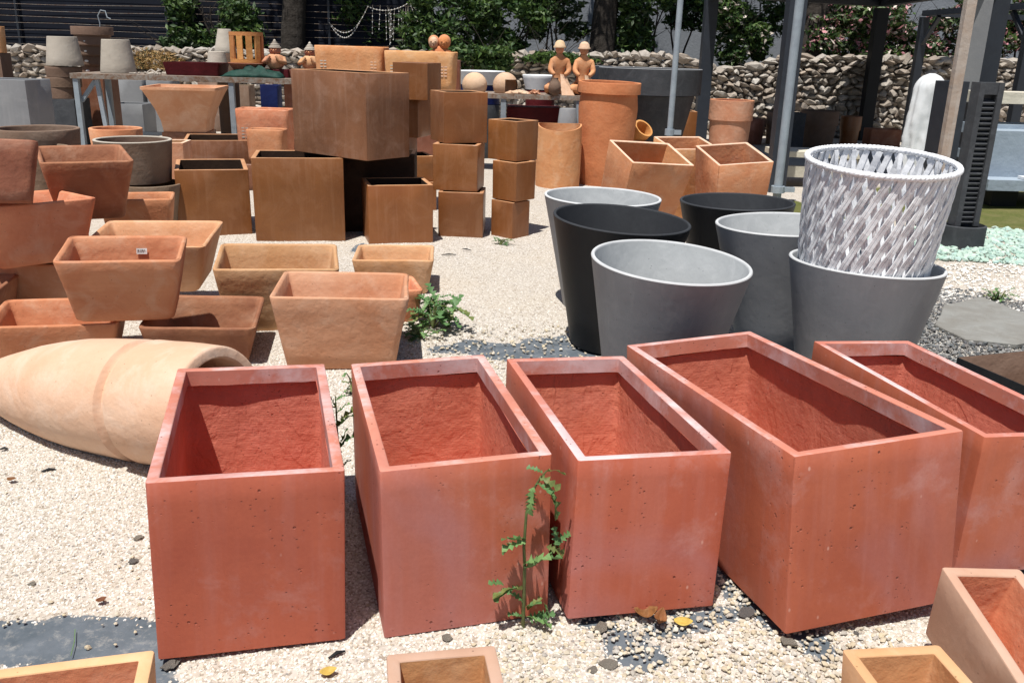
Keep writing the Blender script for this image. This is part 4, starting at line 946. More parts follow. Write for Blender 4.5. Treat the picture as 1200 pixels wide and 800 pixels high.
# saddle rimmed pot
def saddle():
    x, z, w, h = bb(629, 682, 150, 214, 10.9); r_ = w / 2; n = 56; V = []; F = []; Hh = at(655, 147, y=10.9).z
    rows = [(1, 0), (1.02, .3), (1.03, .7), (1.0, 1), (.93, 1), (.93, .7), (.9, .2)]
    for rr_, t in rows:
        for j in range(n):
            a = 2 * math.pi * j / n; k = 1 - .075 * max(0, math.sin(a + math.pi)) ** .8 - .02 * math.sin(a) ** 2
            V.append((r_ * rr_ * math.cos(a), r_ * rr_ * math.sin(a), Hh * (k if t == 1 else min(t, k * .95) if t > .5 else t)))
    for i in range(len(rows) - 1):
        for j in range(n): a = i * n + j; b = i * n + (j + 1) % n; F.append((a, b, b + n, a + n))
    F.append(tuple(reversed(range(n)))); F.append(tuple((len(rows) - 1) * n + j for j in range(n)))
    o = mesh_obj('scooped_pot', V, F, M['terracotta'], loc=(x, 10.9 + r_, 0), angle=45); props(o, 'round terracotta pot with a scooped out rim left of the tall orange cylinder', 'pot')
saddle()
# terracotta pipe section seen behind the tall cylinder
c = at(752, 153, y=11.95); mb = MB(); mb.lathe([(.12, -.28), (.13, 0), (.135, .05), (.11, .05), (.10, -.25)], 28); o = mb.build('clay_pipe', M['terracotta_orange'], loc=c); o.rotation_euler = Vector((.35, -.45, .55)).to_track_quat('Z', 'Y').to_euler(); props(o, 'short terracotta pipe with its open mouth showing right of the tall orange cylinder', 'pipe')
round_pot((c.x - .0, c.y + .02, 0), .16, .14, c.z - .16, .02, 'terracotta pot under the short pipe, right of the tall orange cylinder', 'round_pot', M['terracotta'])
# giant dark pot
x, z, w, h = bb(700, 820, 80, 178, 12.9)
round_pot((x, 13.0, 0), w / 2, w / 2 * .56, at(760, 80, y=12.9).z, .05, 'giant dark grey round pot with a broad collar behind the tall orange cylinder', 'giant_pot', M['charcoal'], M['black_inner'], M['grey'], collar=(.03, .34), n=72)
x, z, w, h = bb(688, 712, 77, 110, 13.9); round_pot((x, 13.95, 0), .22, .16, at(700, 77, y=13.9).z, .03, 'dark blue pot edge showing left of the giant dark pot', 'round_pot', M['dark_steel'])
# capped terracotta cylinder
x, z, w, h = bb(831, 882, 117, 190, 12.8)
round_pot((x, 12.9, 0), w / 2, w / 2 * .80, at(856, 117, y=12.9).z, .04, 'pale terracotta cylinder with a broad reddish collar, right of the dark post', 'collared_pot', M['terracotta_pink'], M['terracotta_aged'], M['terracotta'], collar=(.035, .27))
gbox(800, 816, 131, 168, 13.8, 'brown box between the giant dark pot and the dark post, lower one', .4, 'brown_glaze', z0=0, name='brown_box_planter')
# pots in the shade below the stone wall
x, z, w, h = bb(922, 943, 132, 170, 16.2); gbox(922, 943, 133, 172, 16.2, 'black square pot in the shade below the stone wall', .4, 'charcoal', z0=0, name='dark_planter')
SHG = 'brown pots in the shade below the stone wall'
for l, r_, t, yy, mt, lb in ((944, 988, 131, 16.5, 'pot_brown', 'brown collared pot in the shade left of the black post'), (988, 1012, 137, 16.9, 'brown_glaze', 'reddish pot in the shade touching the black post'),
                        (870, 900, 140, 17.2, 'brown_dull', 'brown pot in the shade right of the capped terracotta cylinder'), (900, 921, 132, 17.4, 'taupe', 'taupe pot seen behind the dark corner post')):
    x, z, w, h = bb(l, r_, t, 170, yy); round_pot((x, yy + w / 2, 0), w / 2, w / 2 * .8, at((l + r_) / 2, t, y=yy).z, .03, lb, 'round_pot', M[mt], collar=(.02, .25), group=SHG)
for l, r_, t, lb in ((1020, 1056, 152, 'pinkish block at the foot of the stone wall right of the black post'),):
    gbox(l, r_, t, 172, 17.2, lb, .4, 'terracotta_aged', z0=0, name='clay_block')
# white bench slab
c0 = at(905, 222, z=0); x0 = at(908, 205, y=11.6).x; x1 = at(946, 205, y=11.6).x + .7
e = empty('low_white_bench', ((x0 + x1) / 2, 11.6, 0), label='low white concrete slab bench behind the woven basket', cat='bench')
mb = MB(); mb.box((0, .3, .42), (x1 - x0, .6, .07)); mb.build('slab', M['cream'], e, smooth=False)
for sx in (-1, 1): mb = MB(); mb.box((sx * (x1 - x0) * .4, .3, .19), (.12, .5, .38)); mb.build('support', M['cream'], e, smooth=False)
mb = MB(); mb.box((0, .06, .2), (x1 - x0 - .05, .05, .14)); mb.build('front_board', M['cream'], e, smooth=False)

# ------------------------------------------------------------------ tower fountain
def tower():
    c = Vector((at(1126, 275, y=8.05).x, 8.05, 0)); zt = at(1135, 96, y=8.05).z
    e = empty('water_wall_column', c, (0, 0, .12), label='tall charcoal column with a ribbed front standing on a curved dark base', cat='fountain')
    wd = .125
    for sx in (-1, 1): mb = MB(); mb.box((sx * (wd / 2 + .025), 0, .2 + (zt - .2) / 2), (.05, .13, zt - .2)); mb.build('side_frame', M['charcoal'], e, smooth=False)
    mb = MB(); mb.box((0, .04, .2 + (zt - .2) / 2), (wd, .04, zt - .21)); mb.build('back_panel', M['charcoal'], e, smooth=False)
    mb = MB(); mb.box((0, 0, zt - .05), (wd, .11, .1)); mb.build('head_panel', M['charcoal'], e, smooth=False)
    z = .24
    while z < zt - .12:
        mb = MB(); mb.box((0, -.02, z), (wd - .004, .06, .018), (.5, 0, 0)); mb.build('rib', M['charcoal'], e, smooth=False); z += .043
    # curved base trough
    V = []; F = []; n = 20; A = [(-.42, 0)] 
    pts = [(.205 * math.cos(math.pi + math.pi * i / n), .19 * math.sin(math.pi + math.pi * i / n)) for i in range(n + 1)] + [(.205, .12), (-.205, .12)]
    m_ = len(pts); lv = [(1, 0), (1, .20), (.9, .207), (.88, .16)]
    for k, zz in lv: V += [(p[0] * k, p[1] * k, zz) for p in pts]
    for i in range(len(lv) - 1):
        for j in range(m_): a = i * m_ + j; b = i * m_ + (j + 1) % m_; F.append((a, b, b + m_, a + m_))
    F.append(tuple(reversed(range(m_)))); F.append(tuple((len(lv) - 1) * m_ + j for j in range(m_)))
    mesh_obj('base', V, F, M['charcoal'], e, angle=40)
tower()
# second dark slab left of the wooden post
c = at(1108, 150, y=9.0); mb = MB(); zt = at(1110, 95, y=9).z; mb.box((0, 0, zt / 2), (.2, .25, zt)); o = mb.build('dark_slab', M['dark_steel'], loc=(at(1107, 150, y=9.0).x, 9.0, 0), smooth=False, rot=(0, 0, .1)); props(o, 'narrow dark upright slab between the white wrapped figure and the wooden post', 'slab')
# white wrapped figure
def wrapped():
    yy = 11.0; xc = at(1080, 150, y=yy).x; zt = at(1082, 86, y=yy).z; secs = []; V = []; F = []; n = 56; m_ = 48
    for i in range(m_ + 1):
        t = i / m_; z = zt * t
        rad = lerp(.235, .165, min(1, t * 1.15)) * (1 if t < .86 else math.sqrt(max(0.0004, 1 - ((t - .86) / .142) ** 2)))
        for j in range(n):
            a = 2 * math.pi * j / n; q = Vector((math.cos(a) * 1.3, math.sin(a) * 1.3, z * 1.6 + a * .3)); k = 1 + .22 * noise.noise(q * 1.9) +   .10 * abs(noise.noise(Vector((q.x * 2.5, q.y * 2.5, q.z * 5)) + Vector((7, 0, 0))))
            V.append((rad * k * math.cos(a) + .05 * (t - .5), .8 * rad * k * math.sin(a), z))
    for i in range(m_):
        for j in range(n): a = i * n + j; b = i * n + (j + 1) % n; F.append((a, b, b + n, a + n))
    F.append(tuple(reversed(range(n)))); F.append(tuple(m_ * n + j for j in range(n)))
    o = mesh_obj('wrapped_statue', V, F, M['white'], loc=(xc, yy, 0), angle=70); props(o, 'rounded white wrapped statue standing before the stone wall right of the black post', 'statue')
wrapped()

# ------------------------------------------------------------------ pergola
ZB = 2.55
def pillar(px, py, w_, yy, mat, label, name='pergola_post', zt=ZB + .1, grp='steel posts of the shade pergola'):
    c = at(px, py, y=yy); mb = MB(); mb.box((0, 0, zt / 2), (w_, w_, zt)); o = mb.build(name, M[mat], loc=(c.x, yy, 0), smooth=False); props(o, label, 'post', grp); return o
pA = at(826, 90, y=17.3); pC = at(1022, 90, y=18.8); pD = at(1127, 3, y=14.4); pB = at(921, 110, y=11.2)
pe = empty('pergola', ((pA.x + pD.x) / 2, 15, 0), label='large dark steel pergola with a flat dark roof over the display at the right', cat='pergola')
org = pe.location
def pp(name, A, B, w_, mat='dark_steel', d=None): mb = MB(); mb.bar(Vector(A) - org, Vector(B) - org, w_, d); return mb.build(name, M[mat], pe, smooth=False)
for c, w_, mt in ((pA, .22, 'dark_steel'), (pC, .23, 'black_steel'), (pB, .20, 'dark_steel'), (Vector((at(1157, 60, y=13.9).x, 13.9, 0)), .28, 'dark_steel')):
    pp('post', (c.x, c.y, 0), (c.x, c.y, ZB), w_, mt)
PD_ = Vector((at(1157, 60, y=13.9).x, 13.9, 0))
for A, B in ((pA, pC), (pC, PD_), (PD_, pB), (pB, pA)):
    pp('beam', (A.x, A.y, ZB + .09), (B.x, B.y, ZB + .09), .12, 'dark_steel', .18)
V = [Vector((p.x, p.y, z)) - org for z in (ZB + .19, ZB + .26) for p in (pA, pC, PD_, pB)]
mesh_obj('roof', V, [(3, 2, 1, 0), (4, 5, 6, 7), (0, 1, 5, 4), (1, 2, 6, 5), (2, 3, 7, 6), (3, 0, 4, 7)], M['black_steel'], pe, smooth=False)
for k in range(1, 5):
    t = k / 5; A = pA.lerp(pC, t); B = pB.lerp(PD_, t); pp('rafter', (A.x, A.y, ZB + .14), (B.x, B.y, ZB + .14), .06, 'black_steel', .08)
# grey panel beside the far right post, wooden post in front
c = Vector((at(1143, 60, y=13.6).x, 13.6, 0)); mb = MB(); mb.box((0, 0, 1.5), (.24, .06, 3.0)); o = mb.build('upright_board', M['grey_block'], loc=(c.x, c.y, 0), smooth=False); props(o, 'tall grey upright panel between the wooden post and the dark pergola post', 'panel')
pl = at(1135, 0, y=7.6); pb_ = at(1107, 190, y=7.6); mb = MB(); mb.box((0, 0, 1.35), (.078, .07, 2.7)); o = mb.build('wooden_post', M['wood'], loc=((pl.x + pb_.x) / 2, 7.6, 0), smooth=False); props(o, 'weathered pale wooden post in front of the dark column', 'post')
# second pergola further right
qA = Vector((at(1063, 90, y=19.0).x, 18.6, 0)); qB = Vector((at(1197, 90, y=15.2).x, 15.2, 0)); ZQ = at(1068, 20, y=18.6).z
qe = empty('far_pergola', (qA.x, qA.y, 0), label='slim grey steel frame with diagonal braces behind the shelves at the right', cat='pergola'); org = qe.location.copy()
pe2 = pe; pe = qe
qC = Vector((qB.x + 4.2, 20, 0))
for c in (qA, qB, qC): pp('post', (c.x, c.y, 0), (c.x, c.y, ZQ), .15)
pp('beam', (qA.x, qA.y, ZQ + .07), (qB.x, qB.y, ZQ + .07), .1, 'dark_steel', .14); pp('beam', (qB.x, qB.y, ZQ + .07), (qC.x, qC.y, ZQ + .07), .1, 'dark_steel', .14); pp('beam', (qA.x, qA.y, ZQ + .07), (qC.x, qC.y, ZQ + .07), .1, 'dark_steel', .14)
dq = (qB - qA).normalized()
for A, s_ in ((qA, 1), (qB, -1)): pp('brace', A + Vector((0, 0, ZQ - .5)) + dq * s_ * .05, A + Vector((0, 0, ZQ)) + dq * s_ * .55, .07)
pe = pe2
# pipes
def pipe(p0, p1, r_, label, clampz=None, yy=None):
    e = empty('galvanised_pipe', (p0.x, p0.y, 0), label=label, cat='pipe', group='upright galvanised pipes'); mb = MB(); mb.tube([(0, 0, 0), (p1.x - p0.x, 0, 3.0)], r_, 14); mb.build('tube', M['galvanised'], e, angle=60)
    if clampz: mb = MB(); mb.tube([(0, 0, clampz - .035), (0, 0, clampz + .035)], r_ * 1.6, 12); mb.box((r_ * 2.6, 0, clampz), (r_ * 2.6, .04, .05)); mb.build('clamp', M['galvanised'], e, angle=30)
p0 = at(783, 175, y=10.6); p1 = at(786, 0, y=10.6); pipe(Vector((p0.x, 10.6, 0)), Vector((p0.x + .01, 0, 0)), .034, 'upright galvanised pipe in front of the giant dark pot', at(783, 155, y=10.6).z)
p0 = at(914, 200, y=9.6); pipe(Vector((p0.x, 9.6, 0)), Vector((p0.x + .0, 0, 0)), .045, 'upright galvanised pipe along the dark pergola post left of the woven basket', at(914, 222, y=9.6).z)
p0 = at(560, 20, y=20.4); mb = MB(); mb.tube([(0, 0, 1.15), (0, 0, 4.4)], .075, 12); o = mb.build('white_pole', M['galvanised'], loc=(p0.x, 20.4, 0), angle=60); props(o, 'pale grey pole rising out of the hedge above the white bowl', 'pole')

# ------------------------------------------------------------------ shelves right
ys_ = 10.9; xa = at(1149, 110, y=ys_).x; xb = xa + 2.6; zz1 = at(1170, 108, y=ys_).z
e = empty('display_shelves', (xa, ys_, 0), label='plank display shelves with a grey blue cabinet on the grass at the right edge', cat='shelves')
for zt, th, mt in ((zz1, .13, 'cream'), (at(1170, 146, y=ys_).z, .12, 'shelf_blue'), (at(1170, 178, y=ys_).z, .10, 'shelf_blue')):
    mb = MB(); mb.box(((xb - xa) / 2, .25, zt - th / 2), (xb - xa, .5, th)); mb.build('shelf_board', M[mt], e, smooth=False)
zl_ = at(1180, 212, y=10.2).z
mb = MB(); mb.box(((xb - xa) / 2, .0, zl_ - .06), (xb - xa + .1, 1.3, .12)); mb.build('low_board', M['shelf_blue'], e, smooth=False)
mb = MB(); mb.box((1.2 + (at(1166, 0, y=ys_).x - xa) - .2, -.1, zl_ + .26), (2.0, .5, .52)); mb.build('cabinet', M['shelf_blue'], e, smooth=False)
mb = MB(); mb.box((at(1197, 200, y=10.6).x - xa, -.55, zl_ + .02), (.25, .16, .03)); mb.build('notice_card', M['white'], e, smooth=False)
for u in (.08, 1.3, 2.5): mb = MB(); mb.box((u, .35, zz1 / 2 - .07), (.08, .08, zz1 - .14)); mb.build('upright', M['dark_steel'], e, smooth=False)
for u in (.3, 2.2): mb = MB(); mb.box((u, .0, (zl_ - .12) / 2), (.3, .8, max(zl_ - .125, .02))); mb.build('foot_block', M['black_steel'], e, smooth=False)
for i, (px, mt) in enumerate(((1158, 'terracotta_orange'), (1172, 'terracotta_pink'))):
    x = at(px, 165, y=12.2).x; z = .0; round_pot((x, 12.2, 0), .11, .08, at(px, 156, y=12.2).z, .012, ['tan', 'pinkish'][i] + ' terracotta pot seen through the gap of the display shelves', 'round_pot', M[mt])

# ------------------------------------------------------------------ dry stone wall
WX0, WX1 = -14.5, 15.5
def wy(x): return 19.3 - .02 * x
def wh(x): 
    t = (x + 14) / 29; h = lerp(1.30, 1.62, max(0, min(1, t * 1.4))) + .05 * fb(x, 0, 1.3)
    if 2.6 < x < 5.2: h -= .25 * math.exp(-((x - 4.2) / .8) ** 2)
    return h
we = empty('dry_stone_wall', (0, 19.3, 0), label='dry stone retaining wall of rough pale stones across the whole background', cat='stone wall')
V = []; F = []; n = 60
for i in range(n + 1):
    x = lerp(WX0, WX1, i / n); h = wh(x) - .09; y = wy(x) - 19.3
    V += [(x, y + .02, -.05), (x, y + .06, h), (x, y + .6, h - .02), (x, y + .6, -.05)]
for i in range(n):
    a = i * 4
    for j in range(3): F.append((a + j + 1, a + j, a + 4 + j, a + 5 + j))
mesh_obj('wall_core', V, F, M['earth'], we, smooth=False)
SM = stone_mat('wall_stone', [(.30, .245, .20), (.38, .335, .285), (.44, .41, .37), (.34, .28, .23), (.49, .465, .43), (.40, .325, .26)], .92, 5)
stones = []
for k in range(10):
    me = stone_mesh(k * 3.3 + 1, .8, 1, .6); me.materials.append(SM); stones.append(me)
rr = random.Random(11); cand = []
z = .0; row = 0
while z < 1.75:
    hh = rr.uniform(.075, .15); x = WX0 + rr.uniform(0, .2)
    while x < WX1:
        ww = rr.uniform(.10, .32); h_ = wh(x)
        if z + hh * .4 < h_: cand.append((x + ww / 2, z + hh / 2 + rr.uniform(-.03, .03), ww, hh * rr.uniform(.8, 1.25)))
        x += ww * rr.uniform(.8, .95)
    z += hh * .86; row += 1
# capping stones
x = WX0
while x < WX1:
    ww = rr.uniform(.16, .4); cand.append((x + ww / 2, wh(x) - .01, ww * 1.05, rr.uniform(.10, .19))); x += ww * .86
def visible(c):
    p = Vector((c[0], 19.2, c[1])) - Vector((0, 0, CAM_H)); d_ = p.dot(fwd); px = 600 + FPX * p.dot(rgt) / d_; py = 400 - FPX * p.dot(up) / d_
    return (900 < px < 1210 and py < 170) or (560 < px < 640 and py < 100) or (0 < px < 240 and py < 92) or (700 < px < 900 and py < 84)
vis = [c for c in cand if visible(c)]; vis.sort(key=lambda c: -c[2] * c[3]); top = set(id(c) for c in vis[:300])
smv = []; smf = []
for c in cand:
    rot = Euler((rr.uniform(-.3, .3), rr.uniform(-.25, .25), rr.uniform(-.5, .5))); sc_ = Vector((c[2] * 1.22, rr.uniform(.26, .36), c[3] * 1.62)); loc = Vector((c[0], wy(c[0]) - 19.3 + .06 + rr.uniform(-.05, .03), c[1])); me = stones[rr.randrange(10)]
    if id(c) in top:
        o = bpy.data.objects.new('stone', me); link(o, we); o.location = loc; o.rotation_euler = rot; o.scale = sc_
    else:
        mx = Matrix.LocRotScale(loc, rot, sc_); k = len(smv); smv += [mx @ v.co for v in me.vertices]; smf += [tuple(i + k for i in p.vertices) for p in me.polygons]
SM2 = NT('wall_stone_small')
def _sm2():
    t = SM2; g = t.n('ShaderNodeNewGeometry'); rp = t.n('ShaderNodeValToRGB'); t.L(g.outputs['Random Per Island'], rp.inputs[0]); e = rp.color_ramp.elements
    cols = [(.30, .245, .20), (.38, .335, .285), (.44, .41, .37), (.34, .28, .23), (.49, .465, .43), (.40, .325, .26)]; e[0].color = (*cols[0], 1); e[1].color = (*cols[-1], 1)
    for i, c_ in enumerate(cols[1:-1]): q = e.new((i + 1) / 5); q.color = (*c_, 1)
    co = t.coord(False); c = t.mix(t.mr(t.noise(co, 6, 5, .7), .35, .7, 0, .6), rp.outputs[0], (.2, .16, .12))
    return t.done(c, .92, t.bump(t.noise(co, 15, 4, .6), .012), 0, .2)
o = mesh_obj('small_stones', smv, smf, _sm2(), we, smooth=False); o['kind'] = 'stuff'
# terrace behind the wall
mb = MB(); mb.box((0, 24.9, .6), (60, 10.2, 1.2)); o = mb.build('terrace', M['bark'], smooth=False); props(o, kind='structure')
# rendered grey building wall behind the plants
def grey_render():
    t = NT('grey_render'); co = t.coord(False); c = t.mix(t.mr(t.noise(co, .6, 5, .6), .35, .65), (.26, .28, .31), (.20, .215, .24)); c = t.mix(t.mr(t.noise(co, 5, 5, .7), .5, .8, 0, .4), c, (.14, .15, .16))
    return t.done(c, .9, t.bump(t.noise(co, 20, 4, .6), .01), 0, .2)
GRM = grey_render()
mb = MB(); mb.box((0, 24.6, 2.7), (27.4, .3, 3.2)); o = mb.build('rendered_wall', GRM, smooth=False); props(o, 'grey rendered wall behind the shrubs above the stone wall', 'wall')

# dark screen and wire fence at the left
e = empty('screen_fence', (-9, 21.2, 0), label='dark navy shade screen fence with posts and wires behind the stone wall at the left', cat='fence')
def navy():
    t = NT('navy_screen'); co = t.coord(False, (1, 1, 1)); c = t.mix(t.mr(t.noise(co, .8, 4, .6), .35, .65), (.006, .008, .014), (.012, .015, .026)); return t.done(c, .85, None, 0, .2)
mb = MB(); mb.box((0, .1, 2.9), (13.5, .03, 3.6)); mb.build('screen_fabric', navy(), e, smooth=False)
for px in (195, 385, 20): mb = MB(); mb.tube([(at(px, 40, y=21.1).x + 9, 0, 1.0), (at(px, 40, y=21.1).x + 9, 0, 4.6)], .035, 8); mb.build('post', M['dark_steel'], e)
for k in range(20):
    z = 1.45 + k * .14; mb = MB(); pts = [(-6.7 + i * 1.35, -.03 + .0, z + .02 * math.sin(i * 1.3 + k)) for i in range(11)]; mb.tube(pts, .0035, 4); mb.build('wire', M['rusty'], e)

# ------------------------------------------------------------------ foliage
npr = np.random.default_rng(4)
def leaf_cloud(blobs, n, size, aspect=.42):
    """blobs: (cx,cy,cz, rx,ry,rz, weight)"""
    B = np.array(blobs, float); w = B[:, 6] / B[:, 6].sum(); idx = npr.choice(len(B), n, p=w)
    d = npr.normal(size=(n, 3)); d /= np.linalg.norm(d, axis=1)[:, None]; r_ = npr.uniform(.35, 1.0, n) ** .5
    # uneven outline: lumps
    lump = 1 + .28 * np.sin(d[:, 0] * 7 + idx * 1.7) * np.sin(d[:, 1] * 6 + idx) + .22 * np.sin(d[:, 2] * 9 + idx * 2.3)
    c = B[idx, :3] + d * B[idx, 3:6] * (r_ * lump)[:, None]
    a = npr.normal(size=(n, 3)); a[:, 2] *= .7; a /= np.linalg.norm(a, axis=1)[:, None]
    nn = npr.normal(size=(n, 3)) + d * .9; nn[:, 2] += .5; b = np.cross(nn, a); b /= np.linalg.norm(b, axis=1)[:, None]
    s = size * npr.uniform(.55, 1.3, n)[:, None]; up_ = np.cross(a, b) * s * .12
    v = np.stack([c - a * s, c + b * s * aspect + up_, c + a * s, c - b * s * aspect + up_], 1).reshape(-1, 3)
    f = np.arange(n * 4).reshape(n, 4); f = np.concatenate([f[:, [0, 1, 2]], f[:, [0, 2, 3]]], 0)
    return v, f
def fol_obj(name, blobs, n, size, mats, parent, probs=None, aspect=.42):
    v, f = leaf_cloud(blobs, n, size, aspect); me = bpy.data.meshes.new(name); me.vertices.add(len(v)); me.vertices.foreach_set('co', v.ravel())
    me.loops.add(len(f) * 3); me.loops.foreach_set('vertex_index', f.ravel().astype(np.int32)); me.polygons.add(len(f)); me.polygons.foreach_set('loop_start', np.arange(0, len(f) * 3, 3, dtype=np.int32))
    for m_ in mats: me.materials.append(M[m_])
    mi = npr.choice(len(mats), n, p=probs).astype(np.int32); me.polygons.foreach_set('material_index', np.concatenate([mi, mi])); me.update(calc_edges=True); me.validate()
    o = bpy.data.objects.new(name, me); link(o, parent); return o
def trunk(parent, base, top, r0_, r1_, bend=.15, seed=0, limbs=0):
    mb = MB(); base = Vector(base); top = Vector(top); pts = []
    for i in range(7): t = i / 6; pts.append(base.lerp(top, t) + bend * Vector((fb(t * 2, seed, 1), fb(t * 2, seed + 5, 1), 0)))
    mb.tube(pts, [lerp(r0_, r1_, i / 6) for i in range(7)], 10)
    rr_ = random.Random(seed)
    for k in range(limbs):
        p = pts[3 + k % 4]; d = Vector((rr_.uniform(-1, 1), rr_.uniform(-.5, .5), rr_.uniform(.4, 1))).normalized() * rr_.uniform(.6, 1.3); mb.tube([p, p + d * .5 + Vector((0, 0, .05)), p + d], [r1_ * .6, r1_ * .4, r1_ * .15], 6)
    return mb.build('trunk', M['bark'], parent, angle=70)
def shrub(px, py, yy, rx, rz, n, mats, label, size=.075, cat='shrub', name='shrub', probs=None, group=None, tr=True, ry=.5):
    c = at(px, py, y=yy); e = empty(name, (c.x, yy, 1.2), label=label, cat=cat, group=group); bl = []
    r_ = random.Random(int(px * 7 + py)); cz = c.z - 1.2
    for k in range(9): bl.append((r_.uniform(-.75, .75) * rx, r_.uniform(-.5, .5) * ry, cz + r_.uniform(-.75, .75) * rz, rx * r_.uniform(.25, .5), ry * .6, rz * r_.uniform(.25, .5), 1))
    fol_obj('foliage', bl, n, size, mats, e, probs)
    if tr: 
        for k in range(3): trunk(e, (r_.uniform(-.2, .2) * rx, 0, 0), (r_.uniform(-.6, .6) * rx, 0, cz + rz * .3), .03, .012, .1, int(px) + k, 3)
    return e
HG = 'green shrubs above the stone wall'
S_ = [(255, 22, 21.0, 1.15, .9, 5200, ['leaf', 'leaf_dark', 'leaf_grey'], 'loose shrub in front of the wire fence above the slatted lantern'),
 (285, 10, 22.0, .9, .7, 3000, ['leaf_dark', 'leaf'], 'dark shrub behind the wire fence above the jar figures'),
 (200, 52, 20.9, .6, .35, 1500, ['leaf_dark', 'leaf_grey'], 'low dark shrub on the wall behind the red tray'),
 (455, 10, 21.6, 1.1, .8, 4200, ['leaf_dark', 'leaf'], 'dark shrub behind the string lights'),
 (535, 30, 20.0, 1.0, 1.0, 7000, ['leaf', 'leaf_dark', 'leaf_grey'], 'bright green bush behind the white pole'),
 (600, 30, 19.9, .85, .85, 5500, ['leaf', 'leaf_dark'], 'green bush right of the white pole above the clay eggs'),
 (560, 75, 19.0, .7, .35, 2600, ['leaf', 'leaf_dark'], 'low green creeper hanging over the wall behind the white bowl'),
 (650, 65, 19.3, .9, .18, 2200, ['leaf', 'leaf_dark'], 'low leafy strip along the top of the wall above the seated statues'),
 (650, 12, 21.5, .9, .7, 3600, ['leaf', 'leaf_grey', 'leaf_dark'], 'shrub left of the thick tree trunk'),
 (760, 20, 21.0, .75, .9, 4200, ['leaf', 'leaf_dark', 'leaf_grey'], 'shrub between the thick trunk and the galvanised pipe'),
 (860, 30, 20.8, .9, .85, 4500, ['leaf', 'leaf_dark', 'petal_white'], 'white flowering shrub behind the dark pergola post'),
 (800, 8, 22.5, 1.2, .6, 3000, ['leaf_dark', 'leaf'], 'dark shrub mass behind the galvanised pipe'),
 (900, 10, 22.0, 1.0, .7, 3200, ['leaf', 'leaf_dark'], 'shrub under the near beam of the pergola')]
for px, py, yy, rx, rz, n, mats, lb in S_:
    pr = {2: [.55, .45], 3: [.45, .45, .10]}[len(mats)]; shrub(px, py, yy, rx, rz, n, mats, lb, probs=pr, group=HG)
for px, py, yy, rx, rz, n, lb in ((985, 40, 20.6, .9, .75, 4800, 'pink flowering oleander left of the black post'), (1045, 42, 20.4, 1.0, .7, 4800, 'pink flowering oleander right of the black post'),
    (1100, 40, 20.4, 1.0, .75, 5200, 'pink flowering oleander behind the wooden post'), (1180, 42, 20.2, 1.2, .7, 5400, 'pink flowering oleander at the right edge'), (1230, 35, 20.2, 1.0, .75, 2600, 'oleander bush just beyond the right edge'), (1010, 15, 21.5, 1.4, .6, 3400, 'tall oleander under the pergola roof')):
    shrub(px, py, yy, rx, rz, n, ['leaf', 'leaf_dark', 'leaf_grey', 'petal', 'petal_white'], lb, probs=[.3, .28, .2, .14, .08], name='oleander', group='pink flowering oleanders above the wall')
for px, yy, r_, lb, mt in ((705, 20.8, .27, 'thick dark tree trunk behind the tall orange cylinder', 1), (737, 21.2, .09, 'slim dark tree trunk right of the thick one', 1), (948, 20.6, .30, 'broad dark tree trunk in the shade of the pergola', 1), (342, 20.9, .26, 'smooth grey tree trunk above the jar figures', 1)):
    x = at(px, 40, y=yy).x; e = empty('tree', (x, yy, 1.15), label=lb, cat='tree'); trunk(e, (0, 0, 0), (.25, .2, 4.6), r_ * 1.1, r_ * .7, .2, int(px), 5)
    fol_obj('crown', [(random.uniform(-1.4, 1.4), random.uniform(-1, 1.2), 4.6 + random.uniform(-.5, 1.2), .9, .9, .6, 1) for k in range(9)], 5200, .10, ['leaf', 'leaf_dark'], e, [.5, .5])
# dry tuft on the wall at the left
c = at(183, 66, y=19.4); e = empty('dry_grass_tuft', (c.x, 19.35, c.z - .2), label='tuft of dry straw coloured grass on the stone wall at the left', cat='grass tuft'); fol_obj('blades', [(0, 0, .1, .55, .2, .2, 1)], 1500, .06, ['straw', 'leaf_grey'], e, [.85, .15], .16)
# string lights
def cat(a, b, sag, n=14): return [a.lerp(b, i / n) + Vector((0, 0, -sag * 4 * (i / n) * (1 - i / n))) for i in range(n + 1)]
e = empty('string_lights', (0, 20.6, 0), label='white icicle string lights draped on the fence above the big brown cube', cat='string lights')
K = [at(386, 27, y=20.6), at(431, 8, y=20.6), at(480, 3, y=20.6), at(503, 45, y=20.6), at(545, 30, y=20.6)]; mb = MB(); bl = MB(); rr = random.Random(2)
for A, B, sg in ((K[0], K[1], .35), (K[0], K[1] + Vector((-.2, 0, -.35)), .3), (K[1], K[2], .12), (K[2], K[3], .1), (K[3], K[4], .15), (K[2], K[4], .25)):
    P = cat(A, B, sg); mb.tube(P, .005, 4)
    for p in P: bl.ellipsoid(p, (.011, .011, .016), 6, 4)
for i in range(16):
    p = at(rr.uniform(435, 480), rr.uniform(6, 12), y=20.6); L_ = rr.uniform(.3, .9); q = p + Vector((rr.uniform(-.05, .05), 0, -L_)); mb.tube([p, q], .0035, 4)
    for k in range(5): bl.ellipsoid(p.lerp(q, (k + 1) / 5), (.011, .011, .016), 6, 4)
mb.v = [v - Vector((0, 20.6, 0)) for v in mb.v]; bl.v = [v - Vector((0, 20.6, 0)) for v in bl.v]
mb.build('cable', M['taupe_pale'], e); q = bl.build('bulbs', M['label'], e); q['kind'] = 'stuff'

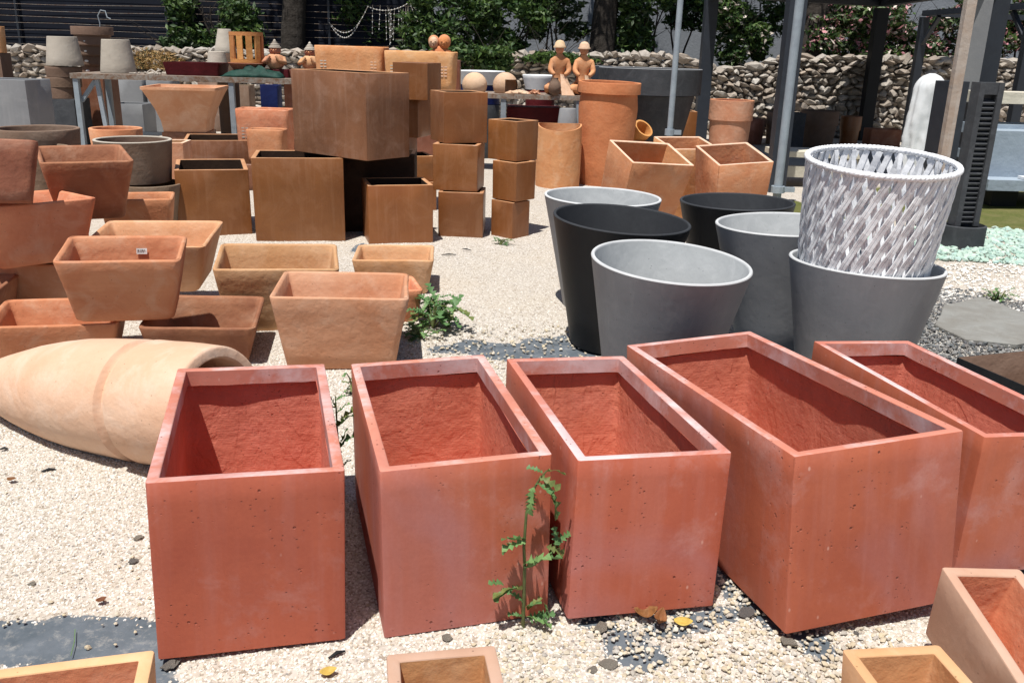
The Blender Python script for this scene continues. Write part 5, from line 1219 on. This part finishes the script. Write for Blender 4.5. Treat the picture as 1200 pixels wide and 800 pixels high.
# ------------------------------------------------------------------ teal stones, slab, odd bits on the right
TM = NT('teal_stone')
def _tm(t, cols, sc=8):
    g = t.n('ShaderNodeNewGeometry'); rp = t.n('ShaderNodeValToRGB'); t.L(g.outputs['Random Per Island'], rp.inputs[0]); e = rp.color_ramp.elements; e[0].color = (*cols[0], 1); e[1].color = (*cols[-1], 1)
    for i, c_ in enumerate(cols[1:-1]): q = e.new((i + 1) / (len(cols) - 1)); q.color = (*c_, 1)
    co = t.coord(False); c = t.mix(t.mr(t.noise(co, sc, 4, .7), .4, .7, 0, .35), rp.outputs[0], tuple(v * .6 for v in cols[0])); return t.done(c, .85, None, 0, .3)
TMm = _tm(TM, [(.28, .42, .36), (.40, .53, .45), (.52, .62, .54), (.33, .47, .44)])
def scatter_stones(name, n, region, smin, smax, mat, label, cat, seed, z=.004, flat=.6, cond=None):
    rr = random.Random(seed); V = []; F = []; base = [stone_mesh(k * 1.9 + seed, flat, 1, .6) for k in range(5)]
    x0, x1, y0, y1 = region; k_ = 0
    while k_ < n:
        x = rr.uniform(x0, x1); y = rr.uniform(y0, y1); k_ += 1
        if cond and not cond(x, y): continue
        s = rr.uniform(smin, smax) ** 1.0; me = base[rr.randrange(5)]; mx = Matrix.LocRotScale(Vector((x, y, z + s * .25)), Euler((rr.uniform(-.4, .4), rr.uniform(-.4, .4), rr.uniform(0, 6))), Vector((s * rr.uniform(.8, 1.3), s, s)))
        k = len(V); V += [mx @ v.co for v in me.vertices]; F += [tuple(i + k for i in p.vertices) for p in me.polygons]
    o = mesh_obj(name, V, F, mat, smooth=False); return props(o, label, cat, kind='stuff')
scatter_stones('teal_stones', 5200, (2.9, 6.5, 7.1, 9.2), .03, .075, TMm, 'band of pale teal decorative stones around the charcoal column', 'stones', 3, cond=lambda x, y: blob((x, y), 4.9, 8.05, 2.1, .85, -.03, .15, 2.) > 0)
GM2 = _tm(NT('grit_stone'), [(.07, .075, .08), (.14, .15, .155), (.35, .34, .32), (.10, .10, .11), (.22, .2, .18)])
scatter_stones('dark_grit', 9000, (2.0, 4.2, 4.2, 6.6), .012, .034, GM2, 'dark grey loose grit right of the round pots', 'grit', 5, z=.006, cond=lambda x, y: blob((x, y), 3.0, 5.4, .95, .95, .3, .3, 2.) > 0)
LM = _tm(NT('limestone_bits'), [(.56, .49, .37), (.46, .39, .28), (.62, .58, .50), (.34, .32, .30), (.58, .49, .33)])
scatter_stones('loose_stones', 2100, (-.05, 1.15, 1.95, 2.48), .007, .023, LM, 'loose yellowish stones scattered over the dark fabric in front of the red planters', 'stones', 8, z=.006, cond=lambda x, y: y < 2.16 + .42 * max(0, x - .05) + .1 * fb(x, y, 6) + .04)
scatter_stones('coarse_pebbles', 900, (-2.4, .4, 1.6, 4.4), .009, .016, LM, 'coarser pebbles among the beige gravel', 'pebbles', 12, z=.006)
scatter_stones('edge_pebbles', 700, (-.7, .75, 4.1, 5.2), .012, .026, LM, 'pebbles strewn over the dark fabric patch between the troughs and round pots', 'pebbles', 14, z=.006)
scatter_stones('white_stones', 5200, (3.0, 6.2, 5.4, 7.7), .015, .035, _tm(NT('white_stone'), [(.72, .69, .64), (.8, .78, .75), (.66, .60, .52), (.76, .73, .69)]), 'white stones spread right of the dark grit', 'stones', 6, cond=lambda x, y: blob((x, y), 4.7, 6.5, 1.7, 1.15, .2, .2, 2.) > 0)
me = stone_mesh(4.2, .22, 3, .3)
P = [at(1105, 362, z=0), at(1150, 352, z=0), at(1200, 372, z=0), at(1240, 400, z=0), at(1190, 408, z=0), at(1130, 402, z=0), at(1095, 385, z=0)]
c = sum(P, Vector()) / len(P); V = []; F = []; m_ = len(P) * 4; ring_ = []
for i in range(len(P)):
    for k in range(4): q = P[i].lerp(P[(i + 1) % len(P)], k / 4); ring_.append(c + (q - c) * (1 + .04 * fb(q.x, q.y, 6)))
for zz, k in ((.0, 1.0), (.022, 1.0), (.028, .985)): V += [((q.x - c.x) * k, (q.y - c.y) * k, zz) for q in ring_]
for i in range(2):
    for j in range(m_): a = i * m_ + j; b = i * m_ + (j + 1) % m_; F.append((a, b, b + m_, a + m_))
F.append(tuple(2 * m_ + j for j in range(m_))); o = mesh_obj('flagstone', V, F, M['slate'], loc=(c.x, c.y, .002)); props(o, 'flat grey flagstone lying in the dark grit at the right', 'flagstone')

# individual bigger stones lying on the gravel
LS = stone_mat('loose_stone', [(.30, .28, .27), (.44, .38, .31), (.60, .54, .44), (.22, .21, .22)], .9, 30)
def rock(px, py, s, label, k=0, flat=.55):
    me = stone_mesh(k * 2.7 + .5, flat, 2, .6); me.materials.append(LS); o = bpy.data.objects.new('stone', me); link(o); c = at(px, py, z=0); o.location = (c.x, c.y, s * .2 + .006); o.scale = (s * 1.25, s, s); o.rotation_euler = (0, 0, k * 1.3); props(o, label, 'stone', 'single stones on the gravel')
rock(163, 633, .030, 'dark flat stone on the gravel left of the first red planter', 1, .35); rock(38, 687, .022, 'small grey stone on the gravel above the dark fabric at the left', 2, .4)
rock(200, 783, .040, 'brownish stone touching the bottom left corner of the first red planter', 3); rock(524, 750, .03, 'yellowish stone at the foot of the second red planter', 4)
rock(712, 783, .045, 'grey rounded stone on the bare fabric below the third red planter', 5); rock(874, 723, .050, 'long pale stone left of the largest red planter near the fabric gap', 6, .4)
rock(925, 757, .042, 'pale stone at the front corner of the largest red planter', 7); rock(694, 789, .03, 'small dark grey stone at the bottom below the third red planter', 8); rock(1004, 735 + 10, .018, 'small dark stone in front of the largest red planter', 9)
rock(158, 660, .026, 'ochre stone on the gravel beside the first red planter', 10); rock(703, 740, .040, 'pale angular stone under the thistle weed', 11)
for i, (px, py, L_, a, lb) in enumerate(((57, 552, .05, .5, 'short black stick on the gravel below the fallen urn'), (5, 527, .03, .2, 'small black scrap on the gravel at the left edge'), (395, 768, .05, .7, 'thin dark twig on the gravel below the first red planter'), (526, 299, .12, .2, 'dark scrap on the gravel right of the small terracotta trough'), (547, 293, .09, -.6, 'thin dark twig on the gravel in front of the three box stack'))):
    c = at(px, py, z=.012); d = Vector((math.cos(a), math.sin(a), 0)) * L_ / 2; mb = MB(); mb.tube([-d, Vector((0, .004, .004)), d], [.003, .006, .003], 6); o = mb.build('twig', M['black_steel'], loc=c + Vector((0, 0, .004))); props(o, lb, 'twig')

# ------------------------------------------------------------------ fallen leaves
def dead_leaf(px, py, s, mat, label, rz, curl=.5):
    c = at(px, py, z=.02); V = []; F = []; n = 8
    for i in range(n + 1):
        t = i / n; w_ = s * .32 * math.sin(math.pi * min(1, t * .92 + .06)) ** .8; x = s * (t - .5); z = curl * s * (t - .5) ** 2 * 1.8
        for k, v in enumerate((-1, -.5, 0, .5, 1)): V.append((x, w_ * v, z + abs(v) * w_ * curl * .9))
    for i in range(n):
        for k in range(4): a = i * 5 + k; F.append((a, a + 1, a + 6, a + 5))
    o = mesh_obj('leaf', V, F, mat, loc=c, angle=80); o.rotation_euler = (.2, -.1, rz); m_ = o.modifiers.new('t', 'SOLIDIFY'); m_.thickness = .0012; props(o, label, 'dead leaf', 'fallen leaves on the gravel')
dead_leaf(757, 722, .07, M['dead_leaf'], 'curled brown dead leaf leaning on the third red planter', .1, 1.0); dead_leaf(772, 729, .06, M['dead_leaf'], 'rust brown dead leaf standing up right of the curled one', 1.3, 1.2)
dead_leaf(801, 729, .055, M['yellow_leaf'], 'yellow fallen leaf in front of the third red planter', -.2, .3); dead_leaf(119, 703, .03, M['dead_leaf'], 'tiny reddish leaf scrap on the gravel at the left', .5); dead_leaf(14, 562, .035, M['dead_leaf'], 'small orange leaf on the gravel at the left edge', 0); dead_leaf(385, 787, .045, M['yellow_leaf'], 'yellowish leaf on the gravel at the bottom, right of the first red planter', .3, .4)

c0 = at(88, 737, z=.012); c1 = at(83, 768, z=.012); mb = MB(); mb.tube([Vector((0, 0, 0)), (c1 - c0) * .5 + Vector((.004, 0, .002)), c1 - c0], .0012, 5); o = mb.build('string', M['leaf_weed2'], loc=c0); props(o, 'short pale green string lying on the dark fabric at the bottom left', 'string')
b = FIT['FE']; scatter_stones('leaf_litter', 60, (b[0] - .07, b[0] + .07, b[1] - .1, b[1] + .14), .008, .018, M['dead_leaf'], 'dry brown litter in the bottom of the tilted planter at the lower right', 'litter', 15, z=.085, flat=.3)
# ------------------------------------------------------------------ weeds
def lobed_leaf(s, seed=0, lobes=4, curl=.25):
    """pinnate thistle like leaf, base at origin, along +x"""
    V = [(0, 0, 0)]; F = []; r_ = random.Random(seed); out = []
    n = lobes * 2 + 1; up_ = []; dn = []
    for i in range(1, n + 1):
        t = i / (n + .6); w_ = (.27 if i % 2 else .06) * s * (1 - .45 * abs(t - .55)) * r_.uniform(.8, 1.15)
        sh = .09 * s if i % 2 else 0; up_.append((t * s + sh, w_, 0)); dn.append((t * s + sh * .8, -w_ * r_.uniform(.85, 1.1), 0))
    mid = [(i / (n + .6) * s, 0) for i in range(1, n + 1)]; tip = (s * 1.08, 0, 0)
    def zc(x, y): return -curl * (x / s) ** 2 * s + abs(y) * .45 + .05 * s * math.sin(x / s * 9 + y / s * 14 + seed)
    V = [(0, 0, 0)]; 
    for i in range(n): V += [(up_[i][0], up_[i][1], zc(up_[i][0], up_[i][1])), (mid[i][0], 0, zc(mid[i][0], 0)), (dn[i][0], dn[i][1], zc(dn[i][0], dn[i][1]))]
    V.append((tip[0], 0, zc(tip[0], 0))); F = [(0, 2, 1), (0, 3, 2)]
    for i in range(n - 1): a = 1 + i * 3; F += [(a, a + 1, a + 4, a + 3), (a + 1, a + 2, a + 5, a + 4)]
    a = 1 + (n - 1) * 3; F += [(a, a + 1, len(V) - 1), (a + 1, a + 2, len(V) - 1)]
    return V, F
LM_ = []
for k in range(5):
    V, F = lobed_leaf(1, k, 3 + k % 3, .15 + .1 * k); me = bpy.data.meshes.new('leaf'); me.from_pydata(V, [], F); me.materials.append(M[('leaf_weed', 'leaf_weed2', 'leaf_weed', 'leaf_weed3', 'leaf_weed')[k]]); me.polygons.foreach_set('use_smooth', [True] * len(me.polygons)); me.update(); LM_.append(me)
def weed(name, label, stem, rad, leaves, cat='weed'):
    base = Vector(stem[0]); e = empty(name, base, label=label, cat=cat); mb = MB()
    pts = [Vector(p) - base for p in stem]; mb.tube(pts, rad, 7); mb.build('stem', M['stalk'], e, angle=60)
    for i, (p, d, s) in enumerate(leaves):
        o = bpy.data.objects.new('leaf', LM_[i % 5]); link(o, e); d = Vector(d).normalized(); o.location = Vector(p) - base
        yv = Vector((0, 0, 1)).cross(d)
        if yv.length < .1: yv = Vector((0, 1, 0))
        yv.normalize(); rz = d.cross(yv)
        # turn the blade partly to the viewer
        q = Matrix((d, yv, rz)).transposed().to_4x4() @ Matrix.Rotation(random.uniform(-.5, .9) * (1 if d.x > 0 else -1), 4, 'X')
        o.rotation_euler = q.to_euler(); o.scale = (s, s, s)
    return e
yw = at(615, 738, z=0).y
def P_(px, py, dy=0): return at(px, py, y=yw + dy)
stem = [at(615, 733, z=.0), P_(614, 700), P_(615, 665), P_(614, 640), P_(617, 600), P_(624, 575), P_(633, 560), P_(641, 551)]
stem[0] = Vector((stem[1].x, yw, .0))
lv = []
for px, py, ex, ey, s, dy in ((617, 632, 590, 628, .10, -.03), (617, 634, 585, 640, .085, -.05), (600, 636, 580, 652, .05, -.03), (614, 690, 566, 680, .11, -.04), (606, 688, 575, 690, .09, -.05), (590, 684, 560, 678, .06, -.06), (613, 663, 640, 645, .10, -.04), (615, 668, 650, 637, .11, .0), (640, 640, 668, 648, .075, .0),
        (650, 638, 664, 625, .065, .02), (655, 640, 650, 622, .06, .02), (636, 562, 655, 585, .10, -.02), (634, 560, 668, 600, .12, -.02), (640, 552, 655, 548, .05, 0), (636, 554, 628, 548, .05, 0), (628, 566, 640, 572, .06, -.03), (626, 570, 618, 600, .09, -.03), (622, 575, 622, 605, .08, -.01), (632, 558, 648, 566, .06, -.02),
        (614, 705, 600, 690, .05, 0), (615, 712, 640, 700, .07, -.02), (616, 722, 650, 728, .09, -.03), (620, 725, 655, 715, .08, -.01), (618, 715, 632, 690, .06, 0), (612, 722, 596, 712, .05, -.02), (632, 715, 645, 735, .06, -.03), (636, 705, 650, 725, .05, -.01)):
    A = P_(px, py); B = at(ex, ey, y=yw + dy); lv.append((A, B - A, s * random.uniform(.72, .95)))
weed('thistle_weed', 'tall thistle weed growing before the gap between second and third red planters', stem, [.006, .0055, .005, .0045, .004, .0035, .003, .002], lv)
mb = MB(); 
# branch up to the right leaf group
# weed between first and second planter
yw = 2.95; stem = [Vector((at(398, 600, y=yw).x, yw, 0)), P_(400, 560), P_(395, 500), P_(394, 480), P_(393, 464)]
lv = []
for px, py, ex, ey, s in ((394, 480, 388, 462, .05), (395, 485, 408, 466, .06), (396, 500, 412, 478, .09), (397, 500, 404, 480, .08), (398, 525, 411, 500, .09), (400, 522, 404, 502, .07), (399, 550, 408, 535, .06), (393, 470, 400, 462, .04), (393, 478, 386, 474, .04)):
    A = P_(px, py); lv.append((A, P_(ex, ey, -.01) - A, s))
weed('leafy_weed', 'thin green weed growing in the gap between the first and second red planters', stem, [.005, .004, .003, .003, .002], lv)
# bushy weed beside the small trough
def bush(px, py, yy, spread, hgt, n, label, sz, seed):
    c = Vector((at(px, py, z=0).x, yy, 0)); r_ = random.Random(seed); e = empty('bushy_weed', c, label=label, cat='weed')
    for k in range(7):
        a = r_.uniform(0, 6.28); rr_ = r_.uniform(.2, 1) * spread; tip = Vector((math.cos(a) * rr_, math.sin(a) * rr_ * .7, hgt * r_.uniform(.5, 1))); mb = MB(); mb.tube([(0, 0, 0), tip * .5 + Vector((0, 0, .03)), tip], [.005, .004, .002], 5); mb.build('stem', M['stalk'], e)
        for q in range(n // 7):
            t = r_.uniform(.25, 1.05); p = tip * t; d = Vector((math.cos(a + r_.uniform(-1.4, 1.4)), math.sin(a + r_.uniform(-1.4, 1.4)), r_.uniform(-.2, .9))).normalized()
            o = bpy.data.objects.new('leaf', LM_[(k + q) % 5]); link(o, e); o.location = p; o.rotation_euler = d.to_track_quat('X', 'Z').to_euler(); s = sz * r_.uniform(.6, 1.2); o.scale = (s, s, s)
bush(507, 385, 5.12, .16, .22, 84, 'bushy green weed with jagged leaves beside the small terracotta trough', .10, 3)
bush(493, 398, 4.9, .10, .10, 28, 'low straggly weed in the shade at the right end of the large front trough', .07, 9)
bush(428, 436, 4.0, .05, .14, 28, 'small creeping weed in front of the large terracotta trough', .035, 5)
bush(586, 290, 7.55, .10, .05, 21, 'small dry tuft on the pale gravel in front of the narrow box stack', .05, 21)
bush(1165, 352, 6.1, .10, .10, 28, 'small dry brown weed on the white stones at the right', .06, 7)
